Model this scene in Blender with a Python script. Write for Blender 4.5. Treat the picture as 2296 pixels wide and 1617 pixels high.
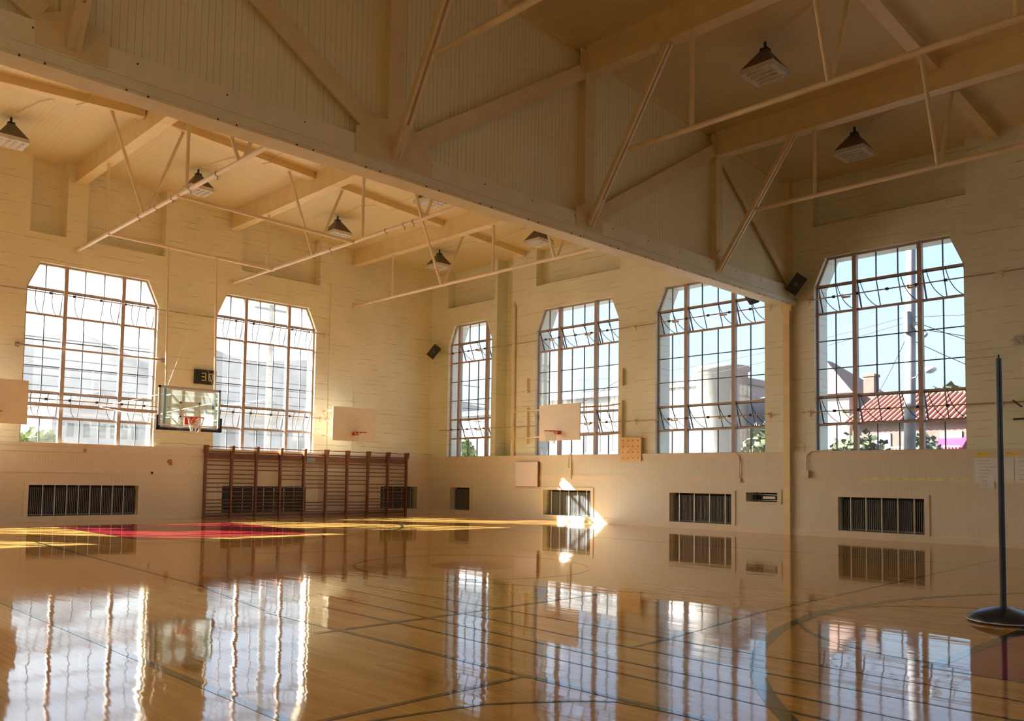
import bpy, bmesh, math, random
from mathutils import Vector, Matrix
for o in list(bpy.data.objects): bpy.data.objects.remove(o)
SC = bpy.context.scene
COL = SC.collection
PI = math.pi

# ------------------------------------------------------------------ camera
CAM = Vector((27.354, -22.138, 1.4))
YAW, PIT, ROL = math.radians(45.5585), math.radians(3.3590), math.radians(0.8252)
fw = Vector((-math.sin(YAW) * math.cos(PIT), math.cos(YAW) * math.cos(PIT), math.sin(PIT)))
r0 = Vector((math.cos(YAW), math.sin(YAW), 0)); u0 = r0.cross(fw)
r2 = math.cos(ROL) * r0 + math.sin(ROL) * u0; u2 = -math.sin(ROL) * r0 + math.cos(ROL) * u0
cd = bpy.data.cameras.new('camera'); cam = bpy.data.objects.new('camera', cd); COL.objects.link(cam)
m = Matrix(((r2.x, u2.x, -fw.x), (r2.y, u2.y, -fw.y), (r2.z, u2.z, -fw.z))).to_4x4()
m.translation = CAM; cam.matrix_world = m
cd.sensor_fit = 'HORIZONTAL'; cd.sensor_width = 36.0; cd.lens = 36.0 * 1895.287 / 2296
cd.shift_x = 0.0; cd.shift_y = 157.03 / 2296; cd.clip_start = 0.05; cd.clip_end = 5000
SC.camera = cam

# ------------------------------------------------------------------ light
SUN_DIR = Vector((1.0, 0.75, -0.765)).normalized()          # the way sunlight travels
sd = bpy.data.lights.new('sun', 'SUN'); sun = bpy.data.objects.new('sun', sd); COL.objects.link(sun)
sd.energy = 112.0; sd.angle = math.radians(0.53); sd.color = (1.0, 0.985, 0.93)
sun.rotation_euler = SUN_DIR.to_track_quat('-Z', 'Y').to_euler(); sun.location = (-30, -30, 30)
W = bpy.data.worlds.new('sky'); SC.world = W; W.use_nodes = True
wt = W.node_tree; wt.nodes.clear()
sk = wt.nodes.new('ShaderNodeTexSky'); sk.sky_type = 'NISHITA'; sk.sun_disc = False
sk.sun_elevation = math.asin(-SUN_DIR.z); sk.sun_rotation = math.atan2(-SUN_DIR.x, -SUN_DIR.y)
sk.air_density = 1.0; sk.dust_density = 5.0; sk.ozone_density = 1.5; sk.altitude = 50
bg = wt.nodes.new('ShaderNodeBackground'); bg.inputs['Strength'].default_value = 1.25
wo = wt.nodes.new('ShaderNodeOutputWorld')
wt.links.new(sk.outputs[0], bg.inputs[0]); wt.links.new(bg.outputs[0], wo.inputs[0])
SC.view_settings.view_transform = 'Standard'; SC.view_settings.look = 'None'
SC.view_settings.gamma = 1.0; SC.view_settings.use_curve_mapping = False
SC.view_settings.exposure = -1.25
cy = SC.cycles
cy.use_denoising = True; cy.max_bounces = 9; cy.diffuse_bounces = 6; cy.glossy_bounces = 4
cy.transparent_max_bounces = 12; cy.transmission_bounces = 4; cy.sample_clamp_indirect = 60.0
cy.blur_glossy = 0.3

# ------------------------------------------------------------------ materials
MATS = {}
def new_mat(name):
    m = bpy.data.materials.new(name); m.use_nodes = True; MATS[name] = m
    nt = m.node_tree; b = nt.nodes['Principled BSDF']
    return m, nt, b
def N(nt, t, **kw):
    n = nt.nodes.new(t)
    for k, v in kw.items(): setattr(n, k, v)
    return n
def plain(name, col, rough=0.5, metal=0.0, noise=0.06, scale=3.0, bump=0.0):
    m, nt, b = new_mat(name)
    tc = N(nt, 'ShaderNodeTexCoord'); nz = N(nt, 'ShaderNodeTexNoise'); nz.inputs['Scale'].default_value = scale; nz.inputs['Detail'].default_value = 5
    nt.links.new(tc.outputs['Object'], nz.inputs['Vector'])
    rp = N(nt, 'ShaderNodeMapRange'); rp.inputs[1].default_value = 0.3; rp.inputs[2].default_value = 0.7
    rp.inputs[3].default_value = 1 - noise; rp.inputs[4].default_value = 1 + noise
    nt.links.new(nz.outputs[0], rp.inputs[0])
    mx = N(nt, 'ShaderNodeVectorMath', operation='SCALE'); mx.inputs[0].default_value = col
    nt.links.new(rp.outputs[0], mx.inputs['Scale']); nt.links.new(mx.outputs[0], b.inputs['Base Color'])
    b.inputs['Roughness'].default_value = rough; b.inputs['Metallic'].default_value = metal
    if bump:
        bp = N(nt, 'ShaderNodeBump'); bp.inputs['Strength'].default_value = bump; bp.inputs['Distance'].default_value = 0.01
        nt.links.new(nz.outputs[0], bp.inputs['Height']); nt.links.new(bp.outputs[0], b.inputs['Normal'])
    return m
CREAM = (0.80, 0.75, 0.55)
def painted_wall(name, col, streak=0.8, sx=0.9, sz=26.0):
    """board-marked painted concrete: broken dark horizontal seams and patchy paint"""
    m, nt, b = new_mat(name); L = nt.links
    tc = N(nt, 'ShaderNodeTexCoord')
    mp = N(nt, 'ShaderNodeMapping'); mp.inputs['Scale'].default_value = (sx, sx, 1.0); L.new(tc.outputs['Object'], mp.inputs[0])
    sp = N(nt, 'ShaderNodeSeparateXYZ'); L.new(tc.outputs['Object'], sp.inputs[0])
    # seam each 0.19 m with a little wander
    nzw = N(nt, 'ShaderNodeTexNoise'); nzw.inputs['Scale'].default_value = 0.8; L.new(tc.outputs['Object'], nzw.inputs['Vector'])
    md = N(nt, 'ShaderNodeMath', operation='MULTIPLY_ADD'); md.inputs[1].default_value = 0.12; L.new(nzw.outputs[0], md.inputs[0]); L.new(sp.outputs['Z'], md.inputs[2])
    dv = N(nt, 'ShaderNodeMath', operation='DIVIDE'); dv.inputs[1].default_value = 0.19; L.new(md.outputs[0], dv.inputs[0])
    fr = N(nt, 'ShaderNodeMath', operation='FRACT'); L.new(dv.outputs[0], fr.inputs[0])
    lt = N(nt, 'ShaderNodeMapRange'); lt.inputs[1].default_value = 0.0; lt.inputs[2].default_value = 0.16; lt.inputs[3].default_value = 1.0; lt.inputs[4].default_value = 0.0; L.new(fr.outputs[0], lt.inputs[0])
    nb = N(nt, 'ShaderNodeTexNoise'); nb.inputs['Scale'].default_value = 1.0; nb.inputs['Detail'].default_value = 6; nb.inputs['Roughness'].default_value = 0.75
    mp2 = N(nt, 'ShaderNodeMapping'); mp2.inputs['Scale'].default_value = (0.8, 0.8, 5.5); L.new(tc.outputs['Object'], mp2.inputs[0]); L.new(mp2.outputs[0], nb.inputs['Vector'])
    br = N(nt, 'ShaderNodeMapRange'); br.inputs[1].default_value = 0.49; br.inputs[2].default_value = 0.62; L.new(nb.outputs[0], br.inputs[0])
    sm = N(nt, 'ShaderNodeMath', operation='MULTIPLY'); L.new(lt.outputs[0], sm.inputs[0]); L.new(br.outputs[0], sm.inputs[1])
    pn = N(nt, 'ShaderNodeTexNoise'); pn.inputs['Scale'].default_value = 0.7; pn.inputs['Detail'].default_value = 4; L.new(tc.outputs['Object'], pn.inputs['Vector'])
    pr = N(nt, 'ShaderNodeMapRange'); pr.inputs[1].default_value = 0.3; pr.inputs[2].default_value = 0.7; pr.inputs[3].default_value = 0.93; pr.inputs[4].default_value = 1.05; L.new(pn.outputs[0], pr.inputs[0])
    sc = N(nt, 'ShaderNodeVectorMath', operation='SCALE'); sc.inputs[0].default_value = col; L.new(pr.outputs[0], sc.inputs['Scale'])
    ms = N(nt, 'ShaderNodeMath', operation='MULTIPLY'); ms.inputs[1].default_value = streak; L.new(sm.outputs[0], ms.inputs[0])
    mx = N(nt, 'ShaderNodeMixRGB'); mx.inputs[2].default_value = (0.20, 0.13, 0.06, 1); L.new(ms.outputs[0], mx.inputs[0]); L.new(sc.outputs[0], mx.inputs[1])
    L.new(mx.outputs[0], b.inputs['Base Color']); b.inputs['Roughness'].default_value = 0.55
    bp = N(nt, 'ShaderNodeBump'); bp.inputs['Strength'].default_value = 0.6; bp.inputs['Distance'].default_value = 0.012; bp.invert = True
    ad = N(nt, 'ShaderNodeMath', operation='MULTIPLY_ADD'); ad.inputs[1].default_value = 0.5; L.new(lt.outputs[0], ad.inputs[0]); L.new(nb.outputs[0], ad.inputs[2])
    L.new(ad.outputs[0], bp.inputs['Height']); L.new(bp.outputs[0], b.inputs['Normal'])
    return m
def boards(name, col, axis, pitch=0.085, dark=0.5, rough=0.5):
    """tongue and groove boards, grooves repeating along an axis"""
    m, nt, b = new_mat(name); L = nt.links
    tc = N(nt, 'ShaderNodeTexCoord'); sp = N(nt, 'ShaderNodeSeparateXYZ'); L.new(tc.outputs['Object'], sp.inputs[0])
    dv = N(nt, 'ShaderNodeMath', operation='DIVIDE'); dv.inputs[1].default_value = pitch; L.new(sp.outputs[axis], dv.inputs[0])
    fr = N(nt, 'ShaderNodeMath', operation='FRACT'); L.new(dv.outputs[0], fr.inputs[0])
    lt = N(nt, 'ShaderNodeMapRange'); lt.inputs[1].default_value = 0.0; lt.inputs[2].default_value = 0.11; lt.inputs[3].default_value = 1.0; lt.inputs[4].default_value = 0.0; L.new(fr.outputs[0], lt.inputs[0])
    fl = N(nt, 'ShaderNodeMath', operation='FLOOR'); L.new(dv.outputs[0], fl.inputs[0])
    wn = N(nt, 'ShaderNodeTexWhiteNoise', noise_dimensions='1D'); L.new(fl.outputs[0], wn.inputs['W'])
    gr = N(nt, 'ShaderNodeMath', operation='MULTIPLY_ADD'); gr.inputs[1].default_value = dark; gr.inputs[2].default_value = dark * 0.35; L.new(wn.outputs[0], gr.inputs[0])
    ms = N(nt, 'ShaderNodeMath', operation='MULTIPLY'); L.new(lt.outputs[0], ms.inputs[0]); L.new(gr.outputs[0], ms.inputs[1])
    mx = N(nt, 'ShaderNodeMixRGB'); mx.inputs[1].default_value = (*col, 1); mx.inputs[2].default_value = (col[0] * .3, col[1] * .27, col[2] * .25, 1)
    L.new(ms.outputs[0], mx.inputs[0]); L.new(mx.outputs[0], b.inputs['Base Color']); b.inputs['Roughness'].default_value = rough
    bp = N(nt, 'ShaderNodeBump'); bp.inputs['Strength'].default_value = 0.5; bp.inputs['Distance'].default_value = 0.006; bp.invert = True
    L.new(lt.outputs[0], bp.inputs['Height']); L.new(bp.outputs[0], b.inputs['Normal'])
    return m
def varnished(name, col, planks=True):
    """varnished maple strip floor (boards run along x) under a glossy coat"""
    m, nt, b = new_mat(name); L = nt.links
    tc = N(nt, 'ShaderNodeTexCoord')
    if planks:
        mp = N(nt, 'ShaderNodeMapping'); L.new(tc.outputs['Object'], mp.inputs[0])
        bk = N(nt, 'ShaderNodeTexBrick'); bk.inputs['Scale'].default_value = 1.0; bk.inputs['Mortar Size'].default_value = 0.0012
        bk.inputs['Brick Width'].default_value = 0.9; bk.inputs['Row Height'].default_value = 0.057; bk.inputs['Bias'].default_value = 0.0
        c = col
        bk.inputs['Color1'].default_value = (c[0] * 1.10, c[1] * 1.12, c[2] * 1.15, 1); bk.inputs['Color2'].default_value = (c[0] * .88, c[1] * .86, c[2] * .8, 1)
        bk.inputs['Mortar'].default_value = (c[0] * .45, c[1] * .4, c[2] * .35, 1); L.new(mp.outputs[0], bk.inputs['Vector'])
        nz = N(nt, 'ShaderNodeTexNoise'); nz.inputs['Scale'].default_value = 1.0; nz.inputs['Detail'].default_value = 6
        mp3 = N(nt, 'ShaderNodeMapping'); mp3.inputs['Scale'].default_value = (0.6, 3.0, 1); L.new(tc.outputs['Object'], mp3.inputs[0]); L.new(mp3.outputs[0], nz.inputs['Vector'])
        rp = N(nt, 'ShaderNodeMapRange'); rp.inputs[1].default_value = 0.3; rp.inputs[2].default_value = 0.7; rp.inputs[3].default_value = 0.86; rp.inputs[4].default_value = 1.12; L.new(nz.outputs[0], rp.inputs[0])
        sc = N(nt, 'ShaderNodeVectorMath', operation='SCALE'); L.new(bk.outputs['Color'], sc.inputs[0]); L.new(rp.outputs[0], sc.inputs['Scale'])
        L.new(sc.outputs[0], b.inputs['Base Color'])
    else:
        b.inputs['Base Color'].default_value = (*col, 1)
    b.inputs['Roughness'].default_value = 0.45; b.inputs['Specular IOR Level'].default_value = 0.0
    b.inputs['Coat Weight'].default_value = 1.0; b.inputs['Coat IOR'].default_value = 1.46
    # wear: patches where the varnish is duller
    wn = N(nt, 'ShaderNodeTexNoise'); wn.inputs['Scale'].default_value = 0.5; wn.inputs['Detail'].default_value = 5; L.new(tc.outputs['Object'], wn.inputs['Vector'])
    wr = N(nt, 'ShaderNodeMapRange'); wr.inputs[1].default_value = 0.35; wr.inputs[2].default_value = 0.75; wr.inputs[3].default_value = 0.035; wr.inputs[4].default_value = 0.075; L.new(wn.outputs[0], wr.inputs[0])
    L.new(wr.outputs[0], b.inputs['Coat Roughness'])
    # slight cupping of the strips: long soft waves
    m1 = N(nt, 'ShaderNodeMapping'); m1.inputs['Scale'].default_value = (0.55, 2.6, 1); L.new(tc.outputs['Object'], m1.inputs[0])
    n1 = N(nt, 'ShaderNodeTexNoise'); n1.inputs['Scale'].default_value = 1.0; n1.inputs['Detail'].default_value = 3; L.new(m1.outputs[0], n1.inputs['Vector'])
    bp = N(nt, 'ShaderNodeBump'); bp.inputs['Strength'].default_value = 0.13; bp.inputs['Distance'].default_value = 0.02; L.new(n1.outputs[0], bp.inputs['Height'])
    L.new(bp.outputs[0], b.inputs['Coat Normal'])
    return m
def pane(name, haze=0.10, tint=(0.93, 0.96, 0.97)):  # translucent mix puts the air haze of the view into the glass
    m, nt, b = new_mat(name); L = nt.links; nt.nodes.remove(b)
    out = [n for n in nt.nodes if n.type == 'OUTPUT_MATERIAL'][0]
    tr = N(nt, 'ShaderNodeBsdfTransparent'); tr.inputs[0].default_value = (*tint, 1)
    tl = N(nt, 'ShaderNodeBsdfTranslucent'); tl.inputs[0].default_value = (0.9, 0.9, 0.9, 1)
    gl = N(nt, 'ShaderNodeBsdfGlossy'); gl.inputs['Roughness'].default_value = 0.03
    tc = N(nt, 'ShaderNodeTexCoord'); nz = N(nt, 'ShaderNodeTexNoise'); nz.inputs['Scale'].default_value = 1.4; nz.inputs['Detail'].default_value = 6; L.new(tc.outputs['Object'], nz.inputs['Vector'])
    rp = N(nt, 'ShaderNodeMapRange'); rp.inputs[1].default_value = 0.3; rp.inputs[2].default_value = 0.75; rp.inputs[3].default_value = haze * 0.5; rp.inputs[4].default_value = haze * 1.6; L.new(nz.outputs[0], rp.inputs[0])
    m1 = N(nt, 'ShaderNodeMixShader'); L.new(rp.outputs[0], m1.inputs[0]); L.new(tr.outputs[0], m1.inputs[1]); L.new(tl.outputs[0], m1.inputs[2])
    lw = N(nt, 'ShaderNodeLayerWeight'); lw.inputs['Blend'].default_value = 0.5
    pw = N(nt, 'ShaderNodeMath', operation='POWER'); pw.inputs[1].default_value = 5.0; L.new(lw.outputs['Facing'], pw.inputs[0])
    fr = N(nt, 'ShaderNodeMath', operation='MULTIPLY_ADD'); fr.inputs[1].default_value = 0.9; fr.inputs[2].default_value = 0.06; L.new(pw.outputs[0], fr.inputs[0])
    m2 = N(nt, 'ShaderNodeMixShader'); L.new(fr.outputs[0], m2.inputs[0]); L.new(m1.outputs[0], m2.inputs[1]); L.new(gl.outputs[0], m2.inputs[2])
    L.new(m2.outputs[0], out.inputs['Surface'])
    return m
def leafy(name, c1, c2):
    m, nt, b = new_mat(name); L = nt.links
    tc = N(nt, 'ShaderNodeTexCoord'); nz = N(nt, 'ShaderNodeTexNoise'); nz.inputs['Scale'].default_value = 2.5; nz.inputs['Detail'].default_value = 8; L.new(tc.outputs['Object'], nz.inputs['Vector'])
    cr = N(nt, 'ShaderNodeValToRGB'); cr.color_ramp.elements[0].position = .35; cr.color_ramp.elements[1].position = .65
    cr.color_ramp.elements[0].color = (*c1, 1); cr.color_ramp.elements[1].color = (*c2, 1); L.new(nz.outputs[0], cr.inputs[0])
    L.new(cr.outputs[0], b.inputs['Base Color']); b.inputs['Roughness'].default_value = 0.8
    return m

M_WALL = painted_wall('cream_painted_wall', CREAM)
M_WALLN = painted_wall('cream_wall_cooled_north', (0.75, 0.745, 0.60))  # same paint as the west wall, cooler daylight put into its colour
M_WALLB = painted_wall('cream_painted_wall_smooth', (0.70, 0.62, 0.45), streak=0.4)
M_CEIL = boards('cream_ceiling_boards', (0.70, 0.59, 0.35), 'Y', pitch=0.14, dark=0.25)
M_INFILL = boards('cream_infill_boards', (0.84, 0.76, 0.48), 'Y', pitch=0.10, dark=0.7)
M_WAINX = boards('wainscot_boards_along_x', (0.65, 0.60, 0.48), 'X', pitch=0.085, dark=0.45)
M_WAINY = boards('wainscot_boards_along_y', (0.68, 0.57, 0.41), 'Y', pitch=0.085, dark=0.15)
M_TRIM = plain('cream_trim', (0.68, 0.59, 0.45), 0.45, noise=0.04)
M_STEEL = plain('cream_painted_steel', (0.76, 0.60, 0.33), 0.4, noise=0.06)
M_CHORD = plain('cream_boxed_chord', (0.84, 0.76, 0.52), 0.5, noise=0.05)
M_PIPE = plain('cream_painted_pipe', (0.76, 0.64, 0.45), 0.35, noise=0.05)
M_FRAME = plain('window_frame_paint', (0.42, 0.32, 0.27), 0.5, noise=0.1)
M_ROD = plain('tan_rod_paint', (0.42, 0.31, 0.19), 0.45)
M_MUNT = plain('window_muntin_steel', (0.10, 0.10, 0.12), 0.5, noise=0.1)
M_FLOOR = varnished('varnished_maple_floor', (0.57, 0.32, 0.085))
M_LINE = varnished('floor_line_grey_green', (0.060, 0.065, 0.055), False)
M_RED = varnished('floor_red_paint', (0.30, 0.025, 0.03), False)
M_REDL = varnished('floor_thin_red_line', (0.35, 0.07, 0.04), False)
M_GLASS = pane('hazed_window_glass', 0.04)
M_GLASSA = pane('hazed_window_glass_sunlit', 0.022)  # haze mix cut back where the sun strikes the panes
M_BLACK = plain('black_plastic', (0.018, 0.018, 0.02), 0.4)
M_DKMET = plain('dark_metal', (0.045, 0.04, 0.04), 0.5, 0.4)
M_WHITE = plain('white_paint', (0.80, 0.79, 0.76), 0.45, noise=0.03)
M_BOARD = plain('off_white_board', (0.74, 0.66, 0.55), 0.5, noise=0.04)
M_REDMET = plain('red_enamel', (0.60, 0.035, 0.02), 0.35)
M_NET = plain('net_cord', (0.75, 0.72, 0.66), 0.8)
M_BARS = plain('brown_varnished_wood', (0.165, 0.056, 0.022), 0.35, noise=0.18, scale=6)
M_PLY = plain('yellow_plywood', (0.78, 0.50, 0.19), 0.45, noise=0.12, scale=4)
M_RAD = plain('radiator_iron', (0.12, 0.11, 0.10), 0.45, 0.3)
M_FIN = boards('pressed_radiator_fins', (0.20, 0.20, 0.195), 'Z', pitch=0.03, dark=1.6, rough=0.4)
M_DARK = plain('recess_shadow_grey', (0.05, 0.045, 0.04), 0.8)  # shade of the wall recesses put into the colour of their back sheets
M_CHROME = plain('galvanised_strip', (0.72, 0.70, 0.66), 0.3, 0.6, noise=0.2, scale=30)
M_ALU = plain('aluminium_frame', (0.55, 0.55, 0.55), 0.35, 0.6)
M_BLUEPOLE = plain('dark_blue_steel', (0.030, 0.038, 0.052), 0.3, 0.2, noise=0.15)
M_LAMPSH = plain('lamp_housing_brown', (0.13, 0.10, 0.07), 0.55)
M_LAMPDF = plain('lamp_lens_grey', (0.62, 0.60, 0.56), 0.25, noise=0.12, scale=8)
M_YEL = plain('yellow_paper', (0.85, 0.58, 0.04), 0.6)
M_PALEY = plain('pale_yellow_paper', (0.78, 0.70, 0.33), 0.6)
M_PAPER = plain('white_paper', (0.74, 0.74, 0.72), 0.6)
M_INK = plain('grey_ink', (0.30, 0.30, 0.33), 0.7)
M_PINKW = plain('pale_pinkish_board', (0.74, 0.65, 0.62), 0.5, noise=0.02)
M_RUST = plain('rust_stain', (0.40, 0.17, 0.05), 0.8)
M_DIGIT = plain('amber_digit', (0.75, 0.66, 0.22), 0.4)
M_CLEAR = pane('clear_board_glass', 0.06, (0.82, 0.90, 0.84))
M_EXT = plain('exterior_concrete', (0.72, 0.72, 0.70), 0.8)
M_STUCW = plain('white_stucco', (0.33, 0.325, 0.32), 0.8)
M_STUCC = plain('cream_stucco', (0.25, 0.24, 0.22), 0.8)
M_STUCO = plain('shaded_orange_stucco', (0.085, 0.060, 0.048), 0.8, noise=0.2)  # darkened: the shade below the tiled roof is put into the colour
M_TILE = boards('red_clay_tiles', (0.34, 0.13, 0.085), 'X', pitch=0.28, dark=0.9, rough=0.7)
M_SHIN = plain('brown_shingles', (0.17, 0.11, 0.09), 0.8, noise=0.2, scale=6)
M_SLATE = plain('grey_slate', (0.2, 0.22, 0.24), 0.7)
M_WINDK = plain('dark_far_glass', (0.16, 0.17, 0.18), 0.2)
M_MAGEN = plain('magenta_canvas', (0.40, 0.02, 0.12), 0.7)
M_POLEW = plain('weathered_pole_wood', (0.20, 0.20, 0.21), 0.85, noise=0.2)
M_LEAF = leafy('leaves_mid', (0.02, 0.035, 0.015), (0.10, 0.12, 0.05))
M_LEAF2 = leafy('leaves_bright', (0.06, 0.10, 0.02), (0.22, 0.28, 0.09))
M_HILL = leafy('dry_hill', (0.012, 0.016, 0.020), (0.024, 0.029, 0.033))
M_GROUND = plain('asphalt', (0.16, 0.16, 0.16), 0.9)

# ------------------------------------------------------------------ mesh builder
class MB:
    def __init__(s, xf=None): s.v = []; s.f = []; s.mi = []; s.xf = xf; s.sm = []
    def add(s, vs, fs, mi=0, smooth=False):
        n = len(s.v)
        for p in vs:
            p = Vector(p); s.v.append(tuple(s.xf(p)) if s.xf else tuple(p))
        for f in fs: s.f.append([n + i for i in f]); s.mi.append(mi); s.sm.append(smooth)
        return s
    def box(s, x0, x1, y0, y1, z0, z1, mi=0):
        x0, x1 = sorted((x0, x1)); y0, y1 = sorted((y0, y1)); z0, z1 = sorted((z0, z1))
        vs = [(x, y, z) for z in (z0, z1) for y in (y0, y1) for x in (x0, x1)]
        return s.add(vs, [(0, 2, 3, 1), (4, 5, 7, 6), (0, 1, 5, 4), (2, 6, 7, 3), (0, 4, 6, 2), (1, 3, 7, 5)], mi)
    def frame(s, p, q):
        p, q = Vector(p), Vector(q); d = (q - p).normalized()
        up = Vector((0, 0, 1)) if abs(d.z) < 0.97 else Vector((0, 1, 0))
        a = d.cross(up).normalized(); b = a.cross(d).normalized()
        return p, q, a, b
    def bar(s, p, q, w, h, mi=0):
        """rectangular bar p->q, w across, h in the upright sense"""
        p, q, a, b = s.frame(p, q); vs = []
        for c in (p, q):
            for i, j in ((-1, -1), (1, -1), (1, 1), (-1, 1)): vs.append(c + a * (i * w / 2) + b * (j * h / 2))
        return s.add(vs, [(3, 2, 1, 0), (4, 5, 6, 7), (0, 1, 5, 4), (1, 2, 6, 5), (2, 3, 7, 6), (3, 0, 4, 7)], mi)
    def tube(s, p, q, r, seg=8, mi=0, r1=None, caps=True):
        p, q, a, b = s.frame(p, q); vs = []; r1 = r if r1 is None else r1
        for c, rr in ((p, r), (q, r1)):
            for k in range(seg):
                t = 2 * PI * k / seg; vs.append(c + a * (rr * math.cos(t)) + b * (rr * math.sin(t)))
        s.add(vs, [(k, (k + 1) % seg, seg + (k + 1) % seg, seg + k) for k in range(seg)], mi, True)
        if caps: s.add(vs, [list(range(seg))[::-1], [seg + k for k in range(seg)]], mi)
        return s
    def path(s, pts, r, seg=6, mi=0):
        for a, b in zip(pts, pts[1:]): s.tube(a, b, r, seg, mi)
        return s
    def lathe(s, c, prof, seg=24, mi=0):
        vs = []
        for r, z in prof:
            for k in range(seg):
                t = 2 * PI * k / seg; vs.append((c[0] + r * math.cos(t), c[1] + r * math.sin(t), c[2] + z))
        fs = []
        for i in range(len(prof) - 1):
            for k in range(seg): fs.append((i * seg + k, i * seg + (k + 1) % seg, (i + 1) * seg + (k + 1) % seg, (i + 1) * seg + k))
        return s.add(vs, fs, mi, True)
    def prism(s, poly, d, mi=0):
        """extrude a planar polygon (3-D points) by vector d"""
        d = Vector(d); n = len(poly); vs = [Vector(p) for p in poly] + [Vector(p) + d for p in poly]
        fs = [list(range(n))[::-1], [n + i for i in range(n)]] + [(i, (i + 1) % n, n + (i + 1) % n, n + i) for i in range(n)]
        return s.add(vs, fs, mi)
    def quad(s, a, b, c, d, mi=0): return s.add([a, b, c, d], [(0, 1, 2, 3)], mi)
    def build(s, name, mats, parent=None, origin=None):
        me = bpy.data.meshes.new(name)
        o = bpy.data.objects.new(name, me); COL.objects.link(o)
        off = Vector((0, 0, 0))
        if parent is not None: off = parent.matrix_world.translation.copy() if False else WORLD.get(parent.name, Vector((0, 0, 0)))
        elif origin is not None: off = Vector(origin); o.location = off
        me.from_pydata([tuple(Vector(v) - off) for v in s.v], [], s.f)
        if not isinstance(mats, (list, tuple)): mats = [mats]
        for mm in mats: me.materials.append(mm)
        for p, mi, sm in zip(me.polygons, s.mi, s.sm): p.material_index = mi; p.use_smooth = sm
        bm = bmesh.new(); bm.from_mesh(me); bmesh.ops.recalc_face_normals(bm, faces=bm.faces); bm.to_mesh(me); bm.free()
        if parent is not None: o.parent = parent
        WORLD[o.name] = off
        return o
WORLD = {}
def thing(name, label, cat, loc=(0, 0, 0), group=None):
    o = bpy.data.objects.new(name, None); COL.objects.link(o); o.location = loc; o.empty_display_size = 0.2
    WORLD[o.name] = Vector(loc)
    if label: o['label'] = label; o['category'] = cat
    if group: o['group'] = group
    return o
def tag(o, label, cat, group=None):
    o['label'] = label; o['category'] = cat
    if group: o['group'] = group
    return o
def struct(o): o['kind'] = 'structure'; return o
def clone(root, loc, label=None, group=None):
    r = root.copy(); COL.objects.link(r); r.location = loc
    if label: r['label'] = label
    if group: r['group'] = group
    for ch in list(root.children):
        c = ch.copy(); COL.objects.link(c); c.parent = r
        for g in list(ch.children):
            d = g.copy(); COL.objects.link(d); d.parent = c
    return r

# ------------------------------------------------------------------ room shell
LX, LY = 47.7, -27.8
TX = 15.9                        # plane of the roof truss
SILL, WTOP = 2.27, 7.64
ZC = lambda y: 9.95 + 0.064 * min(-y, 27.8 + y)
MID = -13.9
XF_A = lambda p: Vector((p.x, p.y, p.z))
# wall-local frames: u along the wall, n into the room, z up
fA = lambda p: Vector((p.y, p.x, p.z))           # (u=y, n=x)
fB = lambda p: Vector((p.x, -p.y, p.z))          # (u=x, n=-y)
fS = lambda p: Vector((p.x, LY + p.y, p.z))
fE = lambda p: Vector((LX - p.y, p.x, p.z))

def wall(name, xf, u0, u1, z1, thick, feats, mat, base=0.0):
    """feats: (ua, ub, za, zb, depth or None for a through opening)"""
    us = sorted({u0, u1, *[f[0] for f in feats], *[f[1] for f in feats]}); zs = sorted({0.0, z1, *[f[2] for f in feats], *[min(f[3], z1) for f in feats]})
    mb = MB(xf)
    for a, b in zip(us, us[1:]):
        run = None; cm = (a + b) / 2
        for c, d in zip(zs, zs[1:]):
            zm = (c + d) / 2; dep = base
            for f in feats:
                if f[0] < cm < f[1] and f[2] < zm < f[3]: dep = f[4]
            if run and run[2] == dep: run[1] = d
            else:
                if run and run[2] is not None: mb.box(a, b, -thick, -run[2], run[0], run[1])
                run = [c, d, dep]
        if run[2] is not None: mb.box(a, b, -thick, -run[2], run[0], run[1])
    return mb
WA = [(-26.86, -23.02), (-21.04, -17.2), (-15.22, -11.4), (-9.41, -5.57)]       # windows in the end wall
WB = [(1.02, 3.60)] + [(5.97 + 5.34 * k, 9.81 + 5.34 * k) for k in range(8)]     # windows in the long wall
WB = [w for w in WB if w[1] < 47]
HEATB = [(1.4, 2.58), (6.53, 8.73), (11.94, 14.12), (17.33, 19.52)]
HEATA = [(-14.94, -11.84), (-9.08, -5.88), (-2.57, -0.76)]
CHW, CHH = 0.34, 0.767
def chamf(mb, a, b, thick, n0=0.0):
    mb.prism([(a, n0, WTOP), (a + CHW, n0, WTOP), (a, n0, WTOP - CHH)], (0, -thick, 0))
    mb.prism([(b, n0, WTOP), (b - CHW, n0, WTOP), (b, n0, WTOP - CHH)], (0, -thick, 0))
THB, THA = 0.79, 0.57
feats = [(a, b, SILL, WTOP, None) for a, b in WB] + [(a - 0.02, b + 0.06, 8.55, 12, 0.36) for a, b in WB[1:]] + [(0.93, 3.70, 8.38, 12, 0.36)]
feats += [(3.87, 4.72, 2.30, 12, 0.55)] + [(a, b, 0.19, 1.08, 0.28) for a, b in HEATB] + [(14.6, 15.58, 0.885, 1.145, 0.3)]
mb = wall('wall_north', fB, -0.7, LX, 10.3, THB, feats, M_WALL)
for a, b in WB: chamf(mb, a, b, THB)
struct(mb.build('wall_north', M_WALLN))
feats = [(a, b, SILL, WTOP, None) for a, b in WA] + [(-15.2, -14.22, 8.5, 12, 0.36), (-13.64, -11.25, 8.5, 12, 0.36), (-8.58, -5.45, 8.55, 12, 0.36), (-21.0, -17.2, 8.55, 12, 0.36)]
feats += [(a, b, 0.15, 1.06, 0.28) for a, b in HEATA[:2]] + [(-2.57, -0.76, 0.2, 1.08, 0.28), (-3.88, 0.6, 2.4, 12, 0.13)]
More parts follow.
